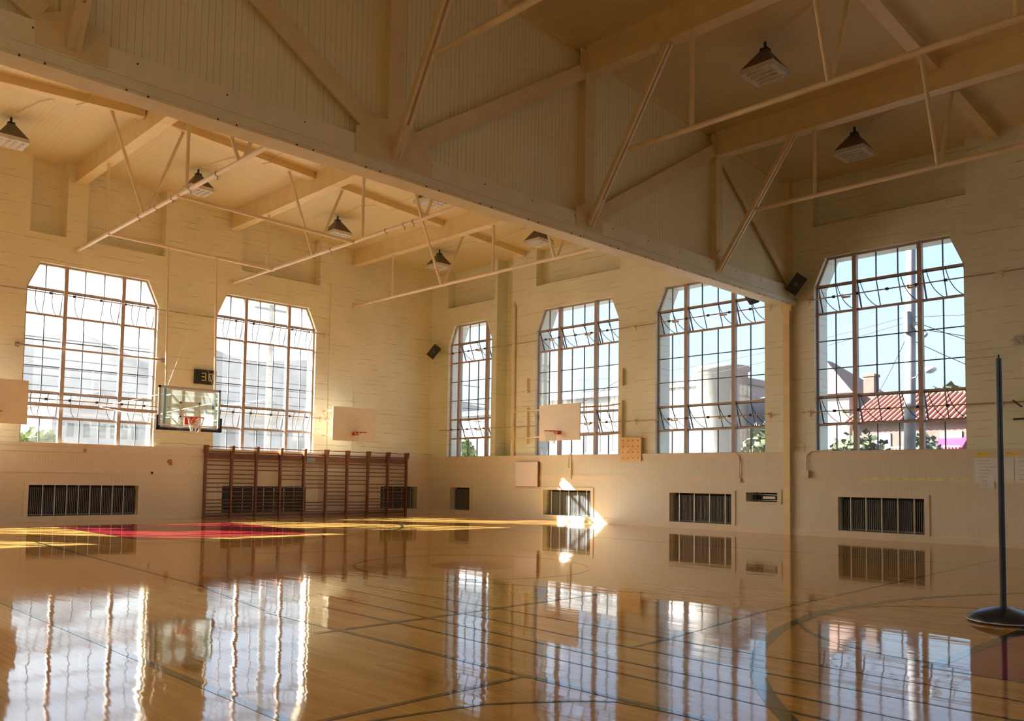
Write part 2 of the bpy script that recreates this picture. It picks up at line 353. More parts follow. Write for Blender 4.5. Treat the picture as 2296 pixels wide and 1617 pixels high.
mb = wall('wall_west', fA, LY - 0.6, 0.0, 11.2, THA, feats, M_WALL)
for a, b in WA: chamf(mb, a, b, THA)
struct(mb.build('wall_west', M_WALL))
WS_ADDED = [(20.3, 24.14)]  # unseen opening, added so sun bounces warm light onto the truss
mb = wall('wall_south', fS, -0.6, LX + 0.3, 10.3, 0.6, [(a, b, SILL, WTOP, None) for a, b in WS_ADDED], M_WALL)
for a, b in WS_ADDED: chamf(mb, a, b, 0.6)
struct(mb.build('wall_south', M_WALLB))
WE_ADDED = [(-25.6, -21.76), (-20.2, -16.36), (-14.9, -11.06), (-9.5, -5.66)]  # unseen openings, added as cool sky fill for truss and right wall
mb = wall('wall_east', fE, LY - 0.6, 0.8, 11.2, 0.4, [(a, b, SILL, WTOP, None) for a, b in WE_ADDED], M_WALL)
for a, b in WE_ADDED: chamf(mb, a, b, 0.4)
struct(mb.build('wall_east', M_WALLB))

# ceiling: two shallow slopes
mb = MB()
for ya, yb in ((0.8, MID), (MID, LY - 0.6)):
    za = 9.95 - 0.064 * 0.8 if ya > 0 else ZC(MID); zb = ZC(MID) if yb == MID else 9.95 - 0.064 * 0.6
    mb.prism([(-0.6, ya, za), (-0.6, yb, zb), (-0.6, yb, zb + 0.3), (-0.6, ya, za + 0.3)], (LX + 1.0, 0, 0))
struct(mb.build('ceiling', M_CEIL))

# floor with its painted lines
mb = MB(); mb.box(-0.02, LX, LY, 0.02, -0.12, 0.0, 0)
Z1 = 0.0012; Z2 = 0.0024
ZN = [0.0012]
def line(p, q, w, mi=1, z=None):
    ZN[0] += 0.00005; z = ZN[0]
    p = Vector((p[0], p[1], z)); q = Vector((q[0], q[1], z)); d = (q - p).normalized(); n = Vector((-d.y, d.x, 0)) * (w / 2)
    mb.quad(p - n, q - n, q + n, p + n, mi)
def arc(c, r, a0, a1, w, mi=1, seg=64, z=None):
    ZN[0] += 0.00005; z = ZN[0]
    for k in range(seg):
        t0 = math.radians(a0 + (a1 - a0) * k / seg); t1 = math.radians(a0 + (a1 - a0) * (k + 1) / seg)
        P = [(c[0] + rr * math.cos(t), c[1] + rr * math.sin(t), z) for rr, t in ((r - w / 2, t0), (r + w / 2, t0), (r + w / 2, t1), (r - w / 2, t1))]
        mb.quad(*P, mi)
def disc(c, r, mi, z):
    mb.add([(c[0] + r * math.cos(2 * PI * k / 40), c[1] + r * math.sin(2 * PI * k / 40), z) for k in range(40)], [list(range(40))], mi)
mb.box(2.6, 8.7, -15.0, -10.3, 0, 0.0006, 2)
mb.box(24.94, 31.0, -15.15, -10.4, 0, 0.0006, 2)
disc((17.0, -12.85), 0.66, 2, 0.0009)
for y in (-15.0, -10.3): line((2.6, y), (8.7, y), 0.06)
line((8.72, -15.0), (8.72, -10.3), 0.07)
arc((8.7, -12.65), 1.85, -90, 90, 0.05)
arc((3.2, -12.6), 7.0, -90, 90, 0.08)
arc((17.0, -12.85), 1.90, 0, 360, 0.05)
line((24.9, -15.2), (24.9, -10.4), 0.10)
line((24.9, -15.18), (30.8, -15.12), 0.045); line((24.9, -10.4), (30.8, -10.4), 0.045)
arc((24.9, -13.1), 1.88, 90, 270, 0.05)
arc((29.8, -12.8), 6.72, 100, 260, 0.11)
line((2.6, -19.58), (31.0, -19.58), 0.07); line((2.6, -5.6), (31.0, -5.6), 0.05)
line((2.6, -19.58), (2.6, -5.6), 0.05)
line((23.07, -19.6), (23.05, -17.72), 0.05); line((22.9, -16.3), (22.88, -15.84), 0.04)
line((22.62, -13.7), (22.2, -4.0), 0.045); line((22.88, -15.84), (22.62, -13.7), 0.045)
line((8.1, -16.9), (16.75, -17.33), 0.06); line((16.75, -17.33), (19.35, -17.7), 0.06)
line((19.3, -17.74), (31.0, -17.74), 0.06)
line((18.0, -15.65), (30.0, -15.88), 0.03); line((18.2, -16.08), (22.2, -16.32), 0.03); line((22.2, -16.32), (31.0, -16.33), 0.03)
line((18.4, -16.57), (23.0, -16.81), 0.03); line((23.0, -16.81), (31.0, -16.83), 0.03); line((19.3, -17.08), (31.0, -17.3), 0.03)
line((20.66, -18.0), (20.57, -13.9), 0.035); line((20.62, -18.0), (20.53, -13.9), 0.02, 3)
for p_, q_ in zip([(23.2, -19.6), (23.28, -19.09), (23.41, -18.5), (23.59, -18.21), (23.75, -17.98), (23.92, -17.81)], [(23.28, -19.09), (23.41, -18.5), (23.59, -18.21), (23.75, -17.98), (23.92, -17.81), (24.5, -17.74)]): line(p_, q_, 0.03)
line((13.0, -14.8), (14.4, -10.0), 0.03); line((16.2, -15.5), (21.6, -13.0), 0.03)
struct(mb.build('floor', [M_FLOOR, M_LINE, M_RED, M_REDL]))

# wainscot, cap, rails and baseboard (projecting 8 cm)
WD = 0.08
HB = [(a, b, 0.19, 1.08, None) for a, b in HEATB] + [(14.6, 15.58, 0.885, 1.145, None)]
HA = [(-14.94, -11.84, 0.15, 1.06, None), (-9.08, -5.88, 0.15, 1.06, None), (-2.57, -0.76, 0.2, 1.08, None)]
def wains(xf, feats, u0, u1, name, mat):
    g = lambda p: xf(Vector((p.x, p.y + WD, p.z)))
    mb = wall('w', g, u0, u1, SILL + 0.03, WD, feats, None)
    return struct(mb.build(name, mat))
wains(fB, HB, 0.0, LX, 'trim_1', M_WAINX)
wains(fA, HA, LY, 0.0, 'trim_2', M_WAINY)
def rails(xf, u0, u1, name, heats, top=2.0):
    mb = MB(xf)
    mb.box(u0, u1, 0, WD + 0.03, SILL - 0.06, SILL + 0.035); mb.box(u0, u1, WD - .01, WD + 0.018, 2.05, SILL - 0.06)
    mb.box(u0, u1, WD - .01, WD + 0.018, 1.43, 1.61)
    for a, b, z0, z1 in heats:                                    # casing round the heater openings
        for bx in ((a - 0.12, a, z0 - 0.05, z1 + 0.10), (b, b + 0.12, z0 - 0.05, z1 + 0.10)): mb.box(bx[0], bx[1], WD - .01, WD + 0.03, bx[2], bx[3])
        mb.box(a, b, WD - .01, WD + 0.03, z1, z1 + 0.10); mb.box(a - .12, b + .12, WD - .01, WD + 0.034, z0 - 0.055, z0)
    return struct(mb.build(name, M_TRIM))
rails(fB, 0.0, LX, 'trim_3', [(f[0], f[1], f[2], f[3]) for f in HB])
rails(fA, LY, 0.0, 'trim_4', [(f[0], f[1], f[2], f[3]) for f in HA])
mb = MB(fB); mb.box(0, LX, WD - .01, WD + 0.03, 0, 0.17); struct(mb.build('baseboard_north', M_TRIM))
mb = MB(fA); mb.box(LY, 0, WD - .01, WD + 0.03, 0, 0.14); struct(mb.build('baseboard_west', M_TRIM))

# ------------------------------------------------------------------ windows
def window(i, xf, a, b, gn, cols, heavy, glass, vents=True, detail=True):
    """cols: pane edges from the left; heavy: indices of the thick mullions; gn: glazing depth (n)"""
    h = (WTOP - SILL) / 7; zs = [SILL + h * k for k in range(8)]
    root = thing('window_%d' % i, None, None, tuple(xf(Vector(((a + b) / 2, gn, SILL))))); struct(root)
    fr = MB(xf); w = 0.055; d = 0.06
    us = [a + c for c in cols]
    def hb(mb, p, q, z, t, dd=d): mb.box(p, q, gn - dd / 2, gn + dd / 2, z - t / 2, z + t / 2)
    fr.box(a, a + w, gn - d / 2, gn + d / 2, SILL, WTOP - CHH); fr.box(b - w, b, gn - d / 2, gn + d / 2, SILL, WTOP - CHH)
    hb(fr, a, b, SILL + w / 2, w); hb(fr, a + CHW, b - CHW, WTOP - w / 2, w)
    fr.bar((a + w / 2, gn, WTOP - CHH), (a + CHW, gn, WTOP - w / 2), d, w); fr.bar((b - w / 2, gn, WTOP - CHH), (b - CHW, gn, WTOP - w / 2), d, w)
    for z in (zs[1], zs[2], zs[5], zs[6]): hb(fr, a, b, z, 0.06, 0.07)
    fr.build('frame', M_FRAME, root)
    for k in heavy:
        mm = MB(xf); mm.box(us[k] - 0.055, us[k] + 0.055, gn - 0.05, gn + 0.09, SILL, WTOP - 0.005); mm.build('mullion', M_FRAME, root)
    mu = MB(xf)
    for k in range(1, len(us) - 1):
        if k in heavy: continue
        for r0_, r1_ in ((0, 1), (2, 5), (6, 7)) if vents else ((0, 7),): mu.box(us[k] - 0.013, us[k] + 0.013, gn - 0.02, gn + 0.02, zs[r0_], zs[r1_])
    for z in (zs[3], zs[4]): hb(mu, a, b, z, 0.026, 0.04)
    mu.build('muntins', M_MUNT, root)
    gl = MB(xf)
    for r in (0, 2, 3, 4) + (() if vents else (1, 5)): gl.quad((a, gn, zs[r]), (b, gn, zs[r]), (b, gn, zs[r + 1]), (a, gn, zs[r + 1]))
    gl.add([(a, gn, zs[6]), (b, gn, zs[6]), (b - CHW, gn, WTOP), (a + CHW, gn, WTOP)], [(0, 1, 2, 3)])
    gl.build('glass', glass, root)
    if vents:
        bays = [us[0]] + [us[k] for k in heavy] + [us[-1]]
        for r in (1, 5):
            for j in range(len(bays) - 1):
                if len(cols) < 7 and j != 1:
                    gl2 = MB(xf); gl2.quad((bays[j], gn, zs[r]), (bays[j + 1], gn, zs[r]), (bays[j + 1], gn, zs[r + 1]), (bays[j], gn, zs[r + 1])); gl2.build('glass', glass, root); continue
                p0, p1 = bays[j] + 0.05, bays[j + 1] - 0.05
                out = 0.27; zt = zs[r + 1] - 0.035; zb = zs[r] + 0.05
                T = lambda u, f, dn=0: (u, gn - out * (1 - f) + dn, zb + (zt - zb) * f)
                s_ = MB(xf)
                for u in (p0, p1): s_.bar(T(u, 0), T(u, 1), 0.035, 0.035)
                s_.bar(T(p0, 0), T(p1, 0), 0.035, 0.04); s_.bar(T(p0, 1), T(p1, 1), 0.035, 0.035)
                inner = [us[k] for k in range(len(us)) if p0 + .1 < us[k] < p1 - .1]
                for u in inner: s_.bar(T(u, 0), T(u, 1), 0.022, 0.022)
                sash = s_.build('vent_sash', M_MUNT, root)
                g_ = MB(xf); g_.quad(T(p0, 0), T(p1, 0), T(p1, 1), T(p0, 1)); g_.build('vent_glass', glass, sash)
                if detail:                                        # curved stay from the operating rod to the sash foot
                    c_ = MB(xf)
                    for u in ([p0 + 0.18, p1 - 0.35] if len(inner) else [p1 - 0.3]):
                        pts = []
                        for q in range(9):
                            t = q / 8; pts.append((u + 0.25 * t * t, 0.10 * (1 - t) + (gn - out) * t, zb + 0.38 + 0.30 - 0.66 * t + 0.16 * (t - 1) * t * 2))
                        c_.path(pts, 0.011, 5)
                    c_.build('stay_arm', M_DKMET, root)
    return root
C7 = [0, .54, 1.085, 1.64, 2.20, 2.76, 3.30, 3.84]; C5 = [0, .56, 1.107, 1.653, 2.20, 2.58]
wi = 1
for a, b in WA[::-1]:
    window(wi, fA, a, b, -0.15, C7, (2, 5), M_GLASSA, True, -22 < a < 0); wi += 1
window(wi, fB, WB[0][0], WB[0][1], -0.17, C5, (1, 4), M_GLASS); wi += 1
for a, b in WB[1:]:
    window(wi, fB, a, b, -0.17, C7, (2, 5), M_GLASS, a < 20, a < 20); wi += 1

# operating rods running along the walls in front of the vents
def rod(xf, runs, z, label, brackets, gearboxes=()):
    t = thing('window_operating_rod', label, 'window rod', tuple(xf(Vector((runs[0], 0, z)))))
    m_ = MB(xf); m_.tube((runs[0], 0.13, z), (runs[-1], 0.13, z), 0.017, 8); m_.build('rod', M_ROD, t)
    for u in brackets:
        k = MB(xf); k.box(u - 0.03, u + 0.03, 0.0, 0.02, z - 0.12, z + 0.08); k.box(u - 0.02, u + 0.02, 0.0, 0.16, z - 0.02, z + 0.03); k.box(u - .09, u + .09, .11, .15, z - .03, z + .0); k.build('bracket', M_PIPE, t)
    for u in gearboxes:
        k = MB(xf); k.box(u - 0.11, u + 0.10, 0.06, 0.10, z - 0.07, z - 0.02); k.box(u - .11, u - .08, .09, .15, z - .06, z + .03); k.build('mullion_bracket', M_PIPE, t)
    for w0, w1 in (WB if xf is fB else WA):
        if runs[0] - 0.5 < w0 and w1 < runs[-1] + 0.5:
            for f in (0.16, 0.33, 0.53, 0.72, 0.9):
                k = MB(xf); k.tube((w0 + f * (w1 - w0) - .035, 0.13, z), (w0 + f * (w1 - w0) + .035, 0.13, z), 0.038, 8); k.build('collar', M_DKMET, t)
    return t
rod(fB, (0.95, 15.35), 6.48, 'upper cream rod crossing the three windows left of the truss column', (4.95, 10.5, 15.3), (1.35, 3.05, 6.85, 8.55, 12.15, 13.85))
rod(fB, (0.65, 15.3), 3.38, 'lower cream rod crossing the three windows left of the truss column', (4.95, 10.55, 15.3), (1.3, 3.0, 6.85, 8.55, 12.1, 13.8))
rod(fB, (16.35, 21.9), 6.48, 'upper cream rod crossing the large window right of the truss column', (16.5, 21.3), (17.6, 19.3))
rod(fB, (16.35, 21.9), 3.38, 'lower cream rod crossing the large window right of the truss column', (16.5, 21.25), (17.6, 19.3))
rod(fA, (-21.4, -5.1), 6.72, 'upper cream rod crossing the left end wall windows', (-16.3, -10.4, -5.2))
rod(fA, (-15.3, -5.0), 3.58, 'lower cream rod crossing the left end wall windows', (-5.3,))
for z, u0, u1, lb in ((5.11, -15.45, -11.15, 'thin brown pipe across the middle of the leftmost window'), (3.42, -15.4, -11.15, 'tan wooden bar across the lower part of the leftmost window')):
    m_ = MB(fA)
    if z > 4: m_.tube((u0, 0.09, z), (u1, 0.09, z), 0.03, 8)
    else: m_.box(u0, u1, 0.05, 0.1, z - 0.05, z + 0.05)
    for u in (u0 + .05, u1 - .05): m_.box(u - .05, u + .05, 0, .08, z - .07, z + .07)
    tag(m_.build('wall_bar_pipe' if z > 4 else 'wall_batten', M_FRAME, None, (0.05, u0, z)), lb, 'pipe' if z > 4 else 'batten')

# ------------------------------------------------------------------ roof truss
NODES = [0.0, -3.9, -8.9, -13.9, -18.9, -23.9, LY]
def make_truss(tx, label):
    tr = thing('roof_truss', label, 'truss', (tx, MID, 6.45))
    F = tx + 0.20                                        # front face (towards the camera)
    mb = MB()                                            # boxed bottom chord with stepped edges
    mb.box(tx - 0.16, tx + 0.16, LY, 0, 6.52, 6.93)
    mb.box(tx - 0.22, tx + 0.22, LY, 0, 6.44, 6.53); mb.box(tx - 0.19, tx + 0.19, LY, 0, 6.40, 6.45); mb.box(tx - .18, tx + .18, LY, 0, 6.60, 6.63)
    mb.build('bottom_chord', M_CHORD, tr)
    y = -0.6
    while y > LY + 0.5:
        if y > -21: b1 = MB(); b1.tube((tx + 0.15, y, 6.83), (tx + 0.165, y, 6.83), 0.013, 6); b1.build('bolt_head', M_DKMET, tr)
        for dy in (-.14, .14):
            if y > -21: b1 = MB(); b1.tube((tx + 0.17, y + dy, 6.42), (tx + 0.20, y + dy, 6.42), 0.014, 6); b1.build('bolt_head', M_DKMET, tr)
        y -= 1.25
    mb = MB(); mb.prism([(tx - 0.05, 0, 6.9), (tx - 0.05, LY, 6.9), (tx - 0.05, LY, ZC(LY) - .15), (tx - 0.05, MID, ZC(MID) - .15), (tx - 0.05, 0, ZC(0) - .15)], (0.06, 0, 0))
    mb.build('infill_panel', M_INFILL, tr)
    mb = MB()
    for s_ in (0, 1):
        ya, yb = ((0, MID), (MID, LY))[s_]
        mb.prism([(tx - 0.16, ya, ZC(ya) + .02), (tx - 0.16, yb, ZC(yb) + .02), (tx - 0.16, yb, ZC(yb) - 0.22), (tx - 0.16, ya, ZC(ya) - 0.22)], (0.04, 0, 0))
    mb.build('top_chord', M_STEEL, tr)
    for y in NODES[1:-1]:
        p = MB(); p.box(tx + 0.0, tx + 0.165, y - 0.14, y + 0.14, 6.9, ZC(y) - .05); p.box(tx + 0.12, tx + 0.17, y - 0.155, y + 0.155, 6.9, ZC(y) - 0.05)
        p.box(tx - 0.16, tx - 0.05, y - 0.14, y + 0.14, 6.9, ZC(y) - 0.05)
        p.build('post', M_STEEL, tr)
    dg = [(0.0, 6.75, -3.9, 9.9), (-8.9, 6.95, -3.9, 9.95), (-13.9, 6.98, -8.9, 10.2), (-13.9, 6.98, -18.9, 10.2), (-18.9, 6.95, -23.9, 9.95), (LY, 6.75, -23.9, 9.9)]
    for y0, z0, y1, z1 in dg:
        p = MB(); y0s = y0 + (0.35 if y1 > y0 else -0.35) * (abs(z0 - 6.95) < .1); z1 -= 0.12
        for dx, w_ in ((0.13, 0.05), (-0.13, 0.05)):
            p.bar((tx + dx, y0s, z0 + 0.1), (tx + dx, y1, z1), 0.05, 0.30 if abs(y0) > 1 and y0 != LY else 0.22)
        p.build('diagonal', M_STEEL, tr)
    def gus(y, poly):
        p = MB(); p.prism([(tx + 0.16, y + a_, b_) for a_, b_ in poly], (0.025, 0, 0)); p.build('gusset_plate', M_STEEL, tr)
    for y, w_ in ((-3.9, 0.16), (-8.9, 0.42), (-13.9, 0.78), (-18.9, 0.42), (-23.9, 0.16)):
        gus(y, [(-w_, 6.62), (w_, 6.62), (w_, 7.05), (w_ * .45, 7.35), (-w_ * .45, 7.35), (-w_, 7.05)] if w_ > .5 else [(-w_, 6.62), (w_, 6.62), (w_, 7.02), (0, 7.22), (-w_, 7.02)])
    for y in (-3.9, -8.9, -18.9, -23.9): gus(y, [(-0.32, ZC(y) - .10), (-0.32, ZC(y) - .42), (-0.10, ZC(y) - 0.68), (0.16, ZC(y) - .68), (0.16, ZC(y) - .1)])
    gus(-13.9, [(-0.4, ZC(MID) - .1), (-0.4, ZC(MID) - .4), (0, ZC(MID) - .7), (0.4, ZC(MID) - .4), (0.4, ZC(MID) - .1)])
    return tr
make_truss(TX, 'large cream roof truss with boarded infill crossing overhead to a wall column')
mb = MB(); mb.box(TX - 0.07, TX + 0.11, -0.20, 0.0, 0.0, 6.40); mb.box(TX - 0.14, TX + 0.16, -0.19, 0.0, 6.25, 6.40); mb.box(TX - .11, TX - .06, -.15, -.09, 0, 6.0); mb.box(TX - 0.12, TX + 0.12, -0.2, 0, 6.93, ZC(0))
tag(mb.build('wall_column', M_STEEL, None, (TX, -0.1, 0)), 'cream steel column on the right wall carrying the truss end', 'column')

# ------------------------------------------------------------------ trussed purlins with their pipes
TIE = {-3.9: 8.02, -8.9: 8.06, -13.9: 8.16, -18.9: 8.06, -23.9: 8.02}
PNAME = {-3.9: 'nearest the right window wall', -8.9: 'second from the right window wall', -13.9: 'along the roof ridge', -18.9: 'second from the far left side', -23.9: 'nearest the far left side'}
for bay, (xa, xb, bn) in enumerate(((0.0, TX - 0.14, 'left bay'), (TX + 0.14, 31.8, 'right bay'))):
    for y in (-3.9, -8.9, -13.9, -18.9, -23.9):
        if y < -18 and bay == 0 and y < -20: continue
        zc = ZC(y); zb = zc - 0.62; zt = TIE[y]
        t = thing('roof_beam', 'cream trussed roof beam %s, %s' % (PNAME[y], bn), 'roof beam', (xa, y, zb), 'cream trussed beams under the ceiling')
        mb = MB(); mb.box(xa, xb, y - 0.12, y + 0.12, zb + 0.03, zc + 0.03); mb.box(xa, xb, y - 0.15, y + 0.15, zb, zb + 0.03); mb.build('beam', M_STEEL, t)
        x0 = xa + (0.0 if bay == 0 else 1.05); x1 = xb - (1.0 if bay == 0 else 0.0)
        mb = MB(); mb.tube((x0, y, zt), (x1, y, zt), 0.055, 8)
        if bay == 0: mb.tube((x0, y, zt), (x0 + 0.04, y, zt), 0.13, 10)
        mb.build('tie_pipe', M_PIPE, t)
        ox = 0.0 if bay == 0 else 15.95
        for k, xv in enumerate((2.42, 7.78, 13.2) if bay == 0 else (18.57, 24.0, 29.3)):
            if xv > x1: continue
            s_ = MB(); s_.tube((xv, y, zt), (xv, y, zb), 0.045, 8); s_.build('post', M_PIPE, t)
        for xv in ((5.25, 10.5) if bay == 0 else (21.25, 26.6)):
            for dy in (-0.92, 0.92):                       # spread sideways up to the cross beams
                s_ = MB(); s_.tube((xv, y + dy * .05, zt), (xv, y + dy, ZC(y + dy) - 0.19), 0.045, 8); s_.build('strut', M_PIPE, t)
        # knee brace of two angles with a slot between
        sx = -1 if bay == 0 else 1; bx = TX
        s_ = MB()
        for dy in (-0.055, 0.055): s_.bar((bx + sx * 0.18, y + dy, 6.72), (bx + sx * 2.15, y + dy, zb), 0.06, 0.10)
        s_.bar((bx + sx * 0.18, y, 6.72), (bx + sx * 0.5, y, 7.2), 0.10, 0.06)
        s_.build('knee_brace', M_STEEL, t)
# clamps on the ridge and second tie pipes (left bay) with their wire hooks
for y, xs_ in ((-13.9, (4.9, 6.0, 7.0, 8.0, 9.4)), (-8.9, (6.2, 8.9, 9.7, 10.1))):
    for x in xs_:
        k = MB(); k.tube((x - .02, y, TIE[y]), (x + .02, y, TIE[y]), 0.066, 8); k.tube((x, y, TIE[y] - 0.06), (x + 0.04, y, TIE[y] - 0.15), 0.010, 5)
        tag(k.build('pipe_clamp', M_FRAME, None, (x, y, TIE[y])), 'dark hook clamp on the %s roof beam pipe, %s counted from the end wall' % ('ridge' if y < -10 else 'second', ('first', 'second', 'third', 'fourth', 'fifth')[xs_.index(x)]), 'clamp', 'hook clamps on the %s pipe' % ('ridge' if y < -10 else 'second'))
# cross beams just under the ceiling, running along y
CB = {5.3: 'left bay, nearer the end wall', 21.2: 'right bay, nearer the truss', 26.5: 'right bay, farther from the truss', 10.6: 'left bay, nearer the truss'}
for x in (5.3, 21.2, 26.5):
    for ya, yb in ((-0.0, -3.9), (-3.9, -8.9), (-8.9, -13.9), (-13.9, -18.9), (-18.9, -23.9)):
        a_, b_ = ya - 0.15 if ya < 0 else -0.05, yb + 0.15
        mb = MB(); mb.prism([(x - 0.13, a_, ZC(a_) + .02), (x - 0.13, b_, ZC(b_) + .02), (x - 0.13, b_, ZC(b_) - 0.20), (x - 0.13, a_, ZC(a_) - 0.20)], (0.26, 0, 0))
        tag(mb.build('cross_beam', M_STEEL, None, (x, ya, ZC(a_) - .2)), 'short dark cream ceiling beam, %s, %s' % (CB[x], {0.0: 'against the window wall', -3.9: 'between first and second roof beams', -8.9: 'between second roof beam and ridge', -13.9: 'just past the ridge', -18.9: 'far left side'}[ya if ya else 0.0]), 'ceiling beam', 'cross beams under the ceiling')
# pipes linking the ties, holding the glass backboard
for x, lb in ((2.76, 'cream pipe nearest the end wall linking two roof beam pipes above the glass backboard'), (7.4, 'cream pipe farther from the end wall linking two roof beam pipes')):
    mb = MB(); mb.tube((x, -13.95, 8.12), (x, -8.85, 8.04), 0.05, 8); tag(mb.build('support_pipe', M_PIPE, None, (x, -11.4, 8.0)), lb, 'pipe')

# ------------------------------------------------------------------ ceiling lamps
def make_lamp():
    t = thing('ceiling_lamp', 'x', 'lamp', (0, 0, 0)); z0 = -0.18
    mb = MB(); H_ = -0.60; s_ = 0.36
    mb.add([(-.07, -.07, z0), (.07, -.07, z0), (.07, .07, z0), (-.07, .07, z0), (-s_, -s_, H_), (s_, -s_, H_), (s_, s_, H_), (-s_, s_, H_)],
           [(0, 1, 2, 3), (0, 1, 5, 4), (1, 2, 6, 5), (2, 3, 7, 6), (3, 0, 4, 7)]); mb.build('housing', M_LAMPSH, t)
    mb = MB(); mb.box(-s_ - .01, s_ + .01, -s_ - .01, s_ + .01, H_ - 0.10, H_)
    for k in range(4): mb.tube((-.26, -.24 + .16 * k, H_ - 0.11), (.26, -.24 + .16 * k, H_ - 0.11), 0.03, 6)
    mb.build('lens', M_LAMPDF, t)
    mb = MB(); mb.tube((0, 0, 0.0), (0, 0, z0), 0.03, 8); mb.box(-.08, .08, -.08, .08, z0 - .02, z0 + .04); mb.build('stem', M_DKMET, t)
    return t
lamp0 = make_lamp(); first = True
LAMPS = [(2.70, -16.45, 'at the far left edge of the picture'), (2.65, -11.4, 'above the leftmost window beside the ridge pipe'), (2.72, -6.5, 'between two roof beams above the second window'), (2.80, -2.05, 'above the corner of the two walls'),
         (7.84, -1.87, 'just under the truss chord, near the narrow window'), (7.7, -6.45, 'half hidden behind the truss chord'), (18.94, -6.82, 'upper of the two right of the truss'), (18.77, -2.2, 'lower of the two right of the truss')]
for x, y, lb in LAMPS:
    z = ZC(y); lab = 'brown pyramid ceiling lamp ' + lb
    if first: lamp0.location = (x, y, z); lamp0['label'] = lab; lamp0['group'] = 'pyramid ceiling lamps'; first = False
    else: clone(lamp0, (x, y, z), lab, 'pyramid ceiling lamps')
def conduit(pts, label, r=0.012, name='conduit', mat=None, cat='conduit'):
    mb = MB(); mb.path(pts, r, 5); return tag(mb.build(name, mat or M_PIPE, None, pts[0]), label, cat)
def cz(x, y, d=0.03): return (x, y, ZC(y) - d)
conduit([cz(3.12, -6.5), cz(4.2, -6.6), cz(5.0, -6.2), cz(5.16, -6.0, .22), cz(5.45, -6.0, .22), cz(5.5, -6.0), cz(9.8, -6.0)], 'thin wire conduit from the middle end bay lamp across the cross beam')
conduit([cz(3.12, -11.4), cz(4.3, -11.2), cz(5.1, -10.8), cz(5.16, -10.6, .22), cz(5.45, -10.5, .22), cz(5.5, -10.4), cz(9.5, -10.2)], 'thin wire conduit from the lamp above the leftmost window')
conduit([cz(3.12, -16.45), cz(4.3, -16.2), cz(5.1, -15.8), cz(5.16, -15.6, .22), cz(5.45, -15.5, .22), cz(5.5, -15.4), cz(9.5, -15.0)], 'thin wire conduit from the far left lamp')
conduit([cz(3.12, -2.05), cz(4.6, -2.0), cz(5.15, -1.9, .22), cz(5.45, -1.9, .22), cz(7.42, -1.87)], 'thin wire conduit from the corner lamp to the next lamp')
conduit([cz(19.36, -7.0), cz(20.2, -7.4), cz(21.0, -8.0), cz(21.06, -8.1, .22), cz(21.4, -8.0, .22), cz(24, -8.6)], 'thin wire conduit from the upper right bay lamp')
conduit([cz(19.18, -2.3), cz(20.0, -2.6), cz(21.0, -2.9), cz(21.06, -2.9, .22), cz(21.36, -2.9, .22), cz(21.4, -2.9), cz(25.0, -3.3)], 'thin wire conduit from the lower right bay lamp')

# ------------------------------------------------------------------ heaters behind openings
def heater(xf, a, b, z0, z1, label, nstrip):
    t = thing('radiator', label, 'radiator', tuple(xf(Vector(((a + b) / 2, -0.1, z0)))), 'radiators in the wainscot openings')
    mb = MB(xf); u = a + 0.10
    while u < b - 0.08:
        mb.box(u, u + 0.015, -0.20, -0.07, z0 + 0.05, z1 - 0.07); u += 0.05
    mb.box(a + .06, b - .06, -0.22, -0.10, z0 + .02, z0 + .06); mb.build('fins', M_FIN, t)
    mb = MB(xf); mb.box(a, b, -0.272, -0.262, z0, z1); mb.build('recess_shade_sheet', M_DARK, t)  # dark sheet over the recess back, carrying its shade as colour
    for k in range(nstrip):
        u = a + (b - a) * (0.13 + 0.74 * k / max(1, nstrip - 1)); s_ = MB(xf)
        zz = z0 + 0.005
        while zz < z1 - 0.02: s_.box(u - .014, u + .014, -.03, -.018, zz, min(z1, zz + 0.028)); zz += 0.040
        s_.box(u - 0.005, u + 0.005, -0.035, -0.03, z0, z1); s_.build('perforated_strip', M_CHROME, t)
    return t
heater(fB, 1.4, 2.58, .19, 1.08, 'small dark radiator behind the opening below the narrow corner window', 2)
heater(fB, 6.53, 8.73, .19, 1.08, 'dark radiator in the opening below the white wall backboard', 5)
heater(fB, 11.94, 14.12, .19, 1.08, 'dark radiator in the opening just left of the small black niche', 4)
heater(fB, 17.33, 19.52, .19, 1.08, 'dark radiator in the opening right of the truss column', 5)
heater(fA, -14.94, -11.84, .15, 1.06, 'long dark radiator below the leftmost window', 8)
heater(fA, -9.08, -5.88, .15, 1.06, 'long dark radiator behind the left half of the wall bars', 7)
heater(fA, -2.57, -0.76, .2, 1.08, 'dark radiator partly behind the right end of the wall bars', 4)
# niche with shut-off gear
t = thing('wall_niche_fitting', 'dark niche holding a wheel shaped fitting, beside the truss column', 'fitting', (15.1, 0.1, 0.9))
mb = MB(fB); mb.box(14.6, 15.58, -.29, -.28, .885, 1.145); mb.build('recess_shade_sheet', M_DARK, t)
mb = MB(fB); 
for k in range(20):
    a0, a1 = 2 * PI * k / 20, 2 * PI * (k + 1) / 20
    mb.tube((14.9 + .12 * math.cos(a0), -.1, 1.015 + .11 * math.sin(a0)), (14.9 + .12 * math.cos(a1), -.1, 1.015 + .11 * math.sin(a1)), .018, 6)
mb.build('wheel', M_RAD, t)
mb = MB(fB); mb.box(15.05, 15.42, -.1, -.06, .97, 1.04); mb.build('handle', M_PINKW, t)
mb = MB(fB); mb.tube((14.62, -.16, 1.1), (15.56, -.16, 1.08), .02, 6); mb.tube((14.65, -.15, .92), (15.55, -.15, .93), .015, 6); mb.build('pipes', M_CHROME, t)

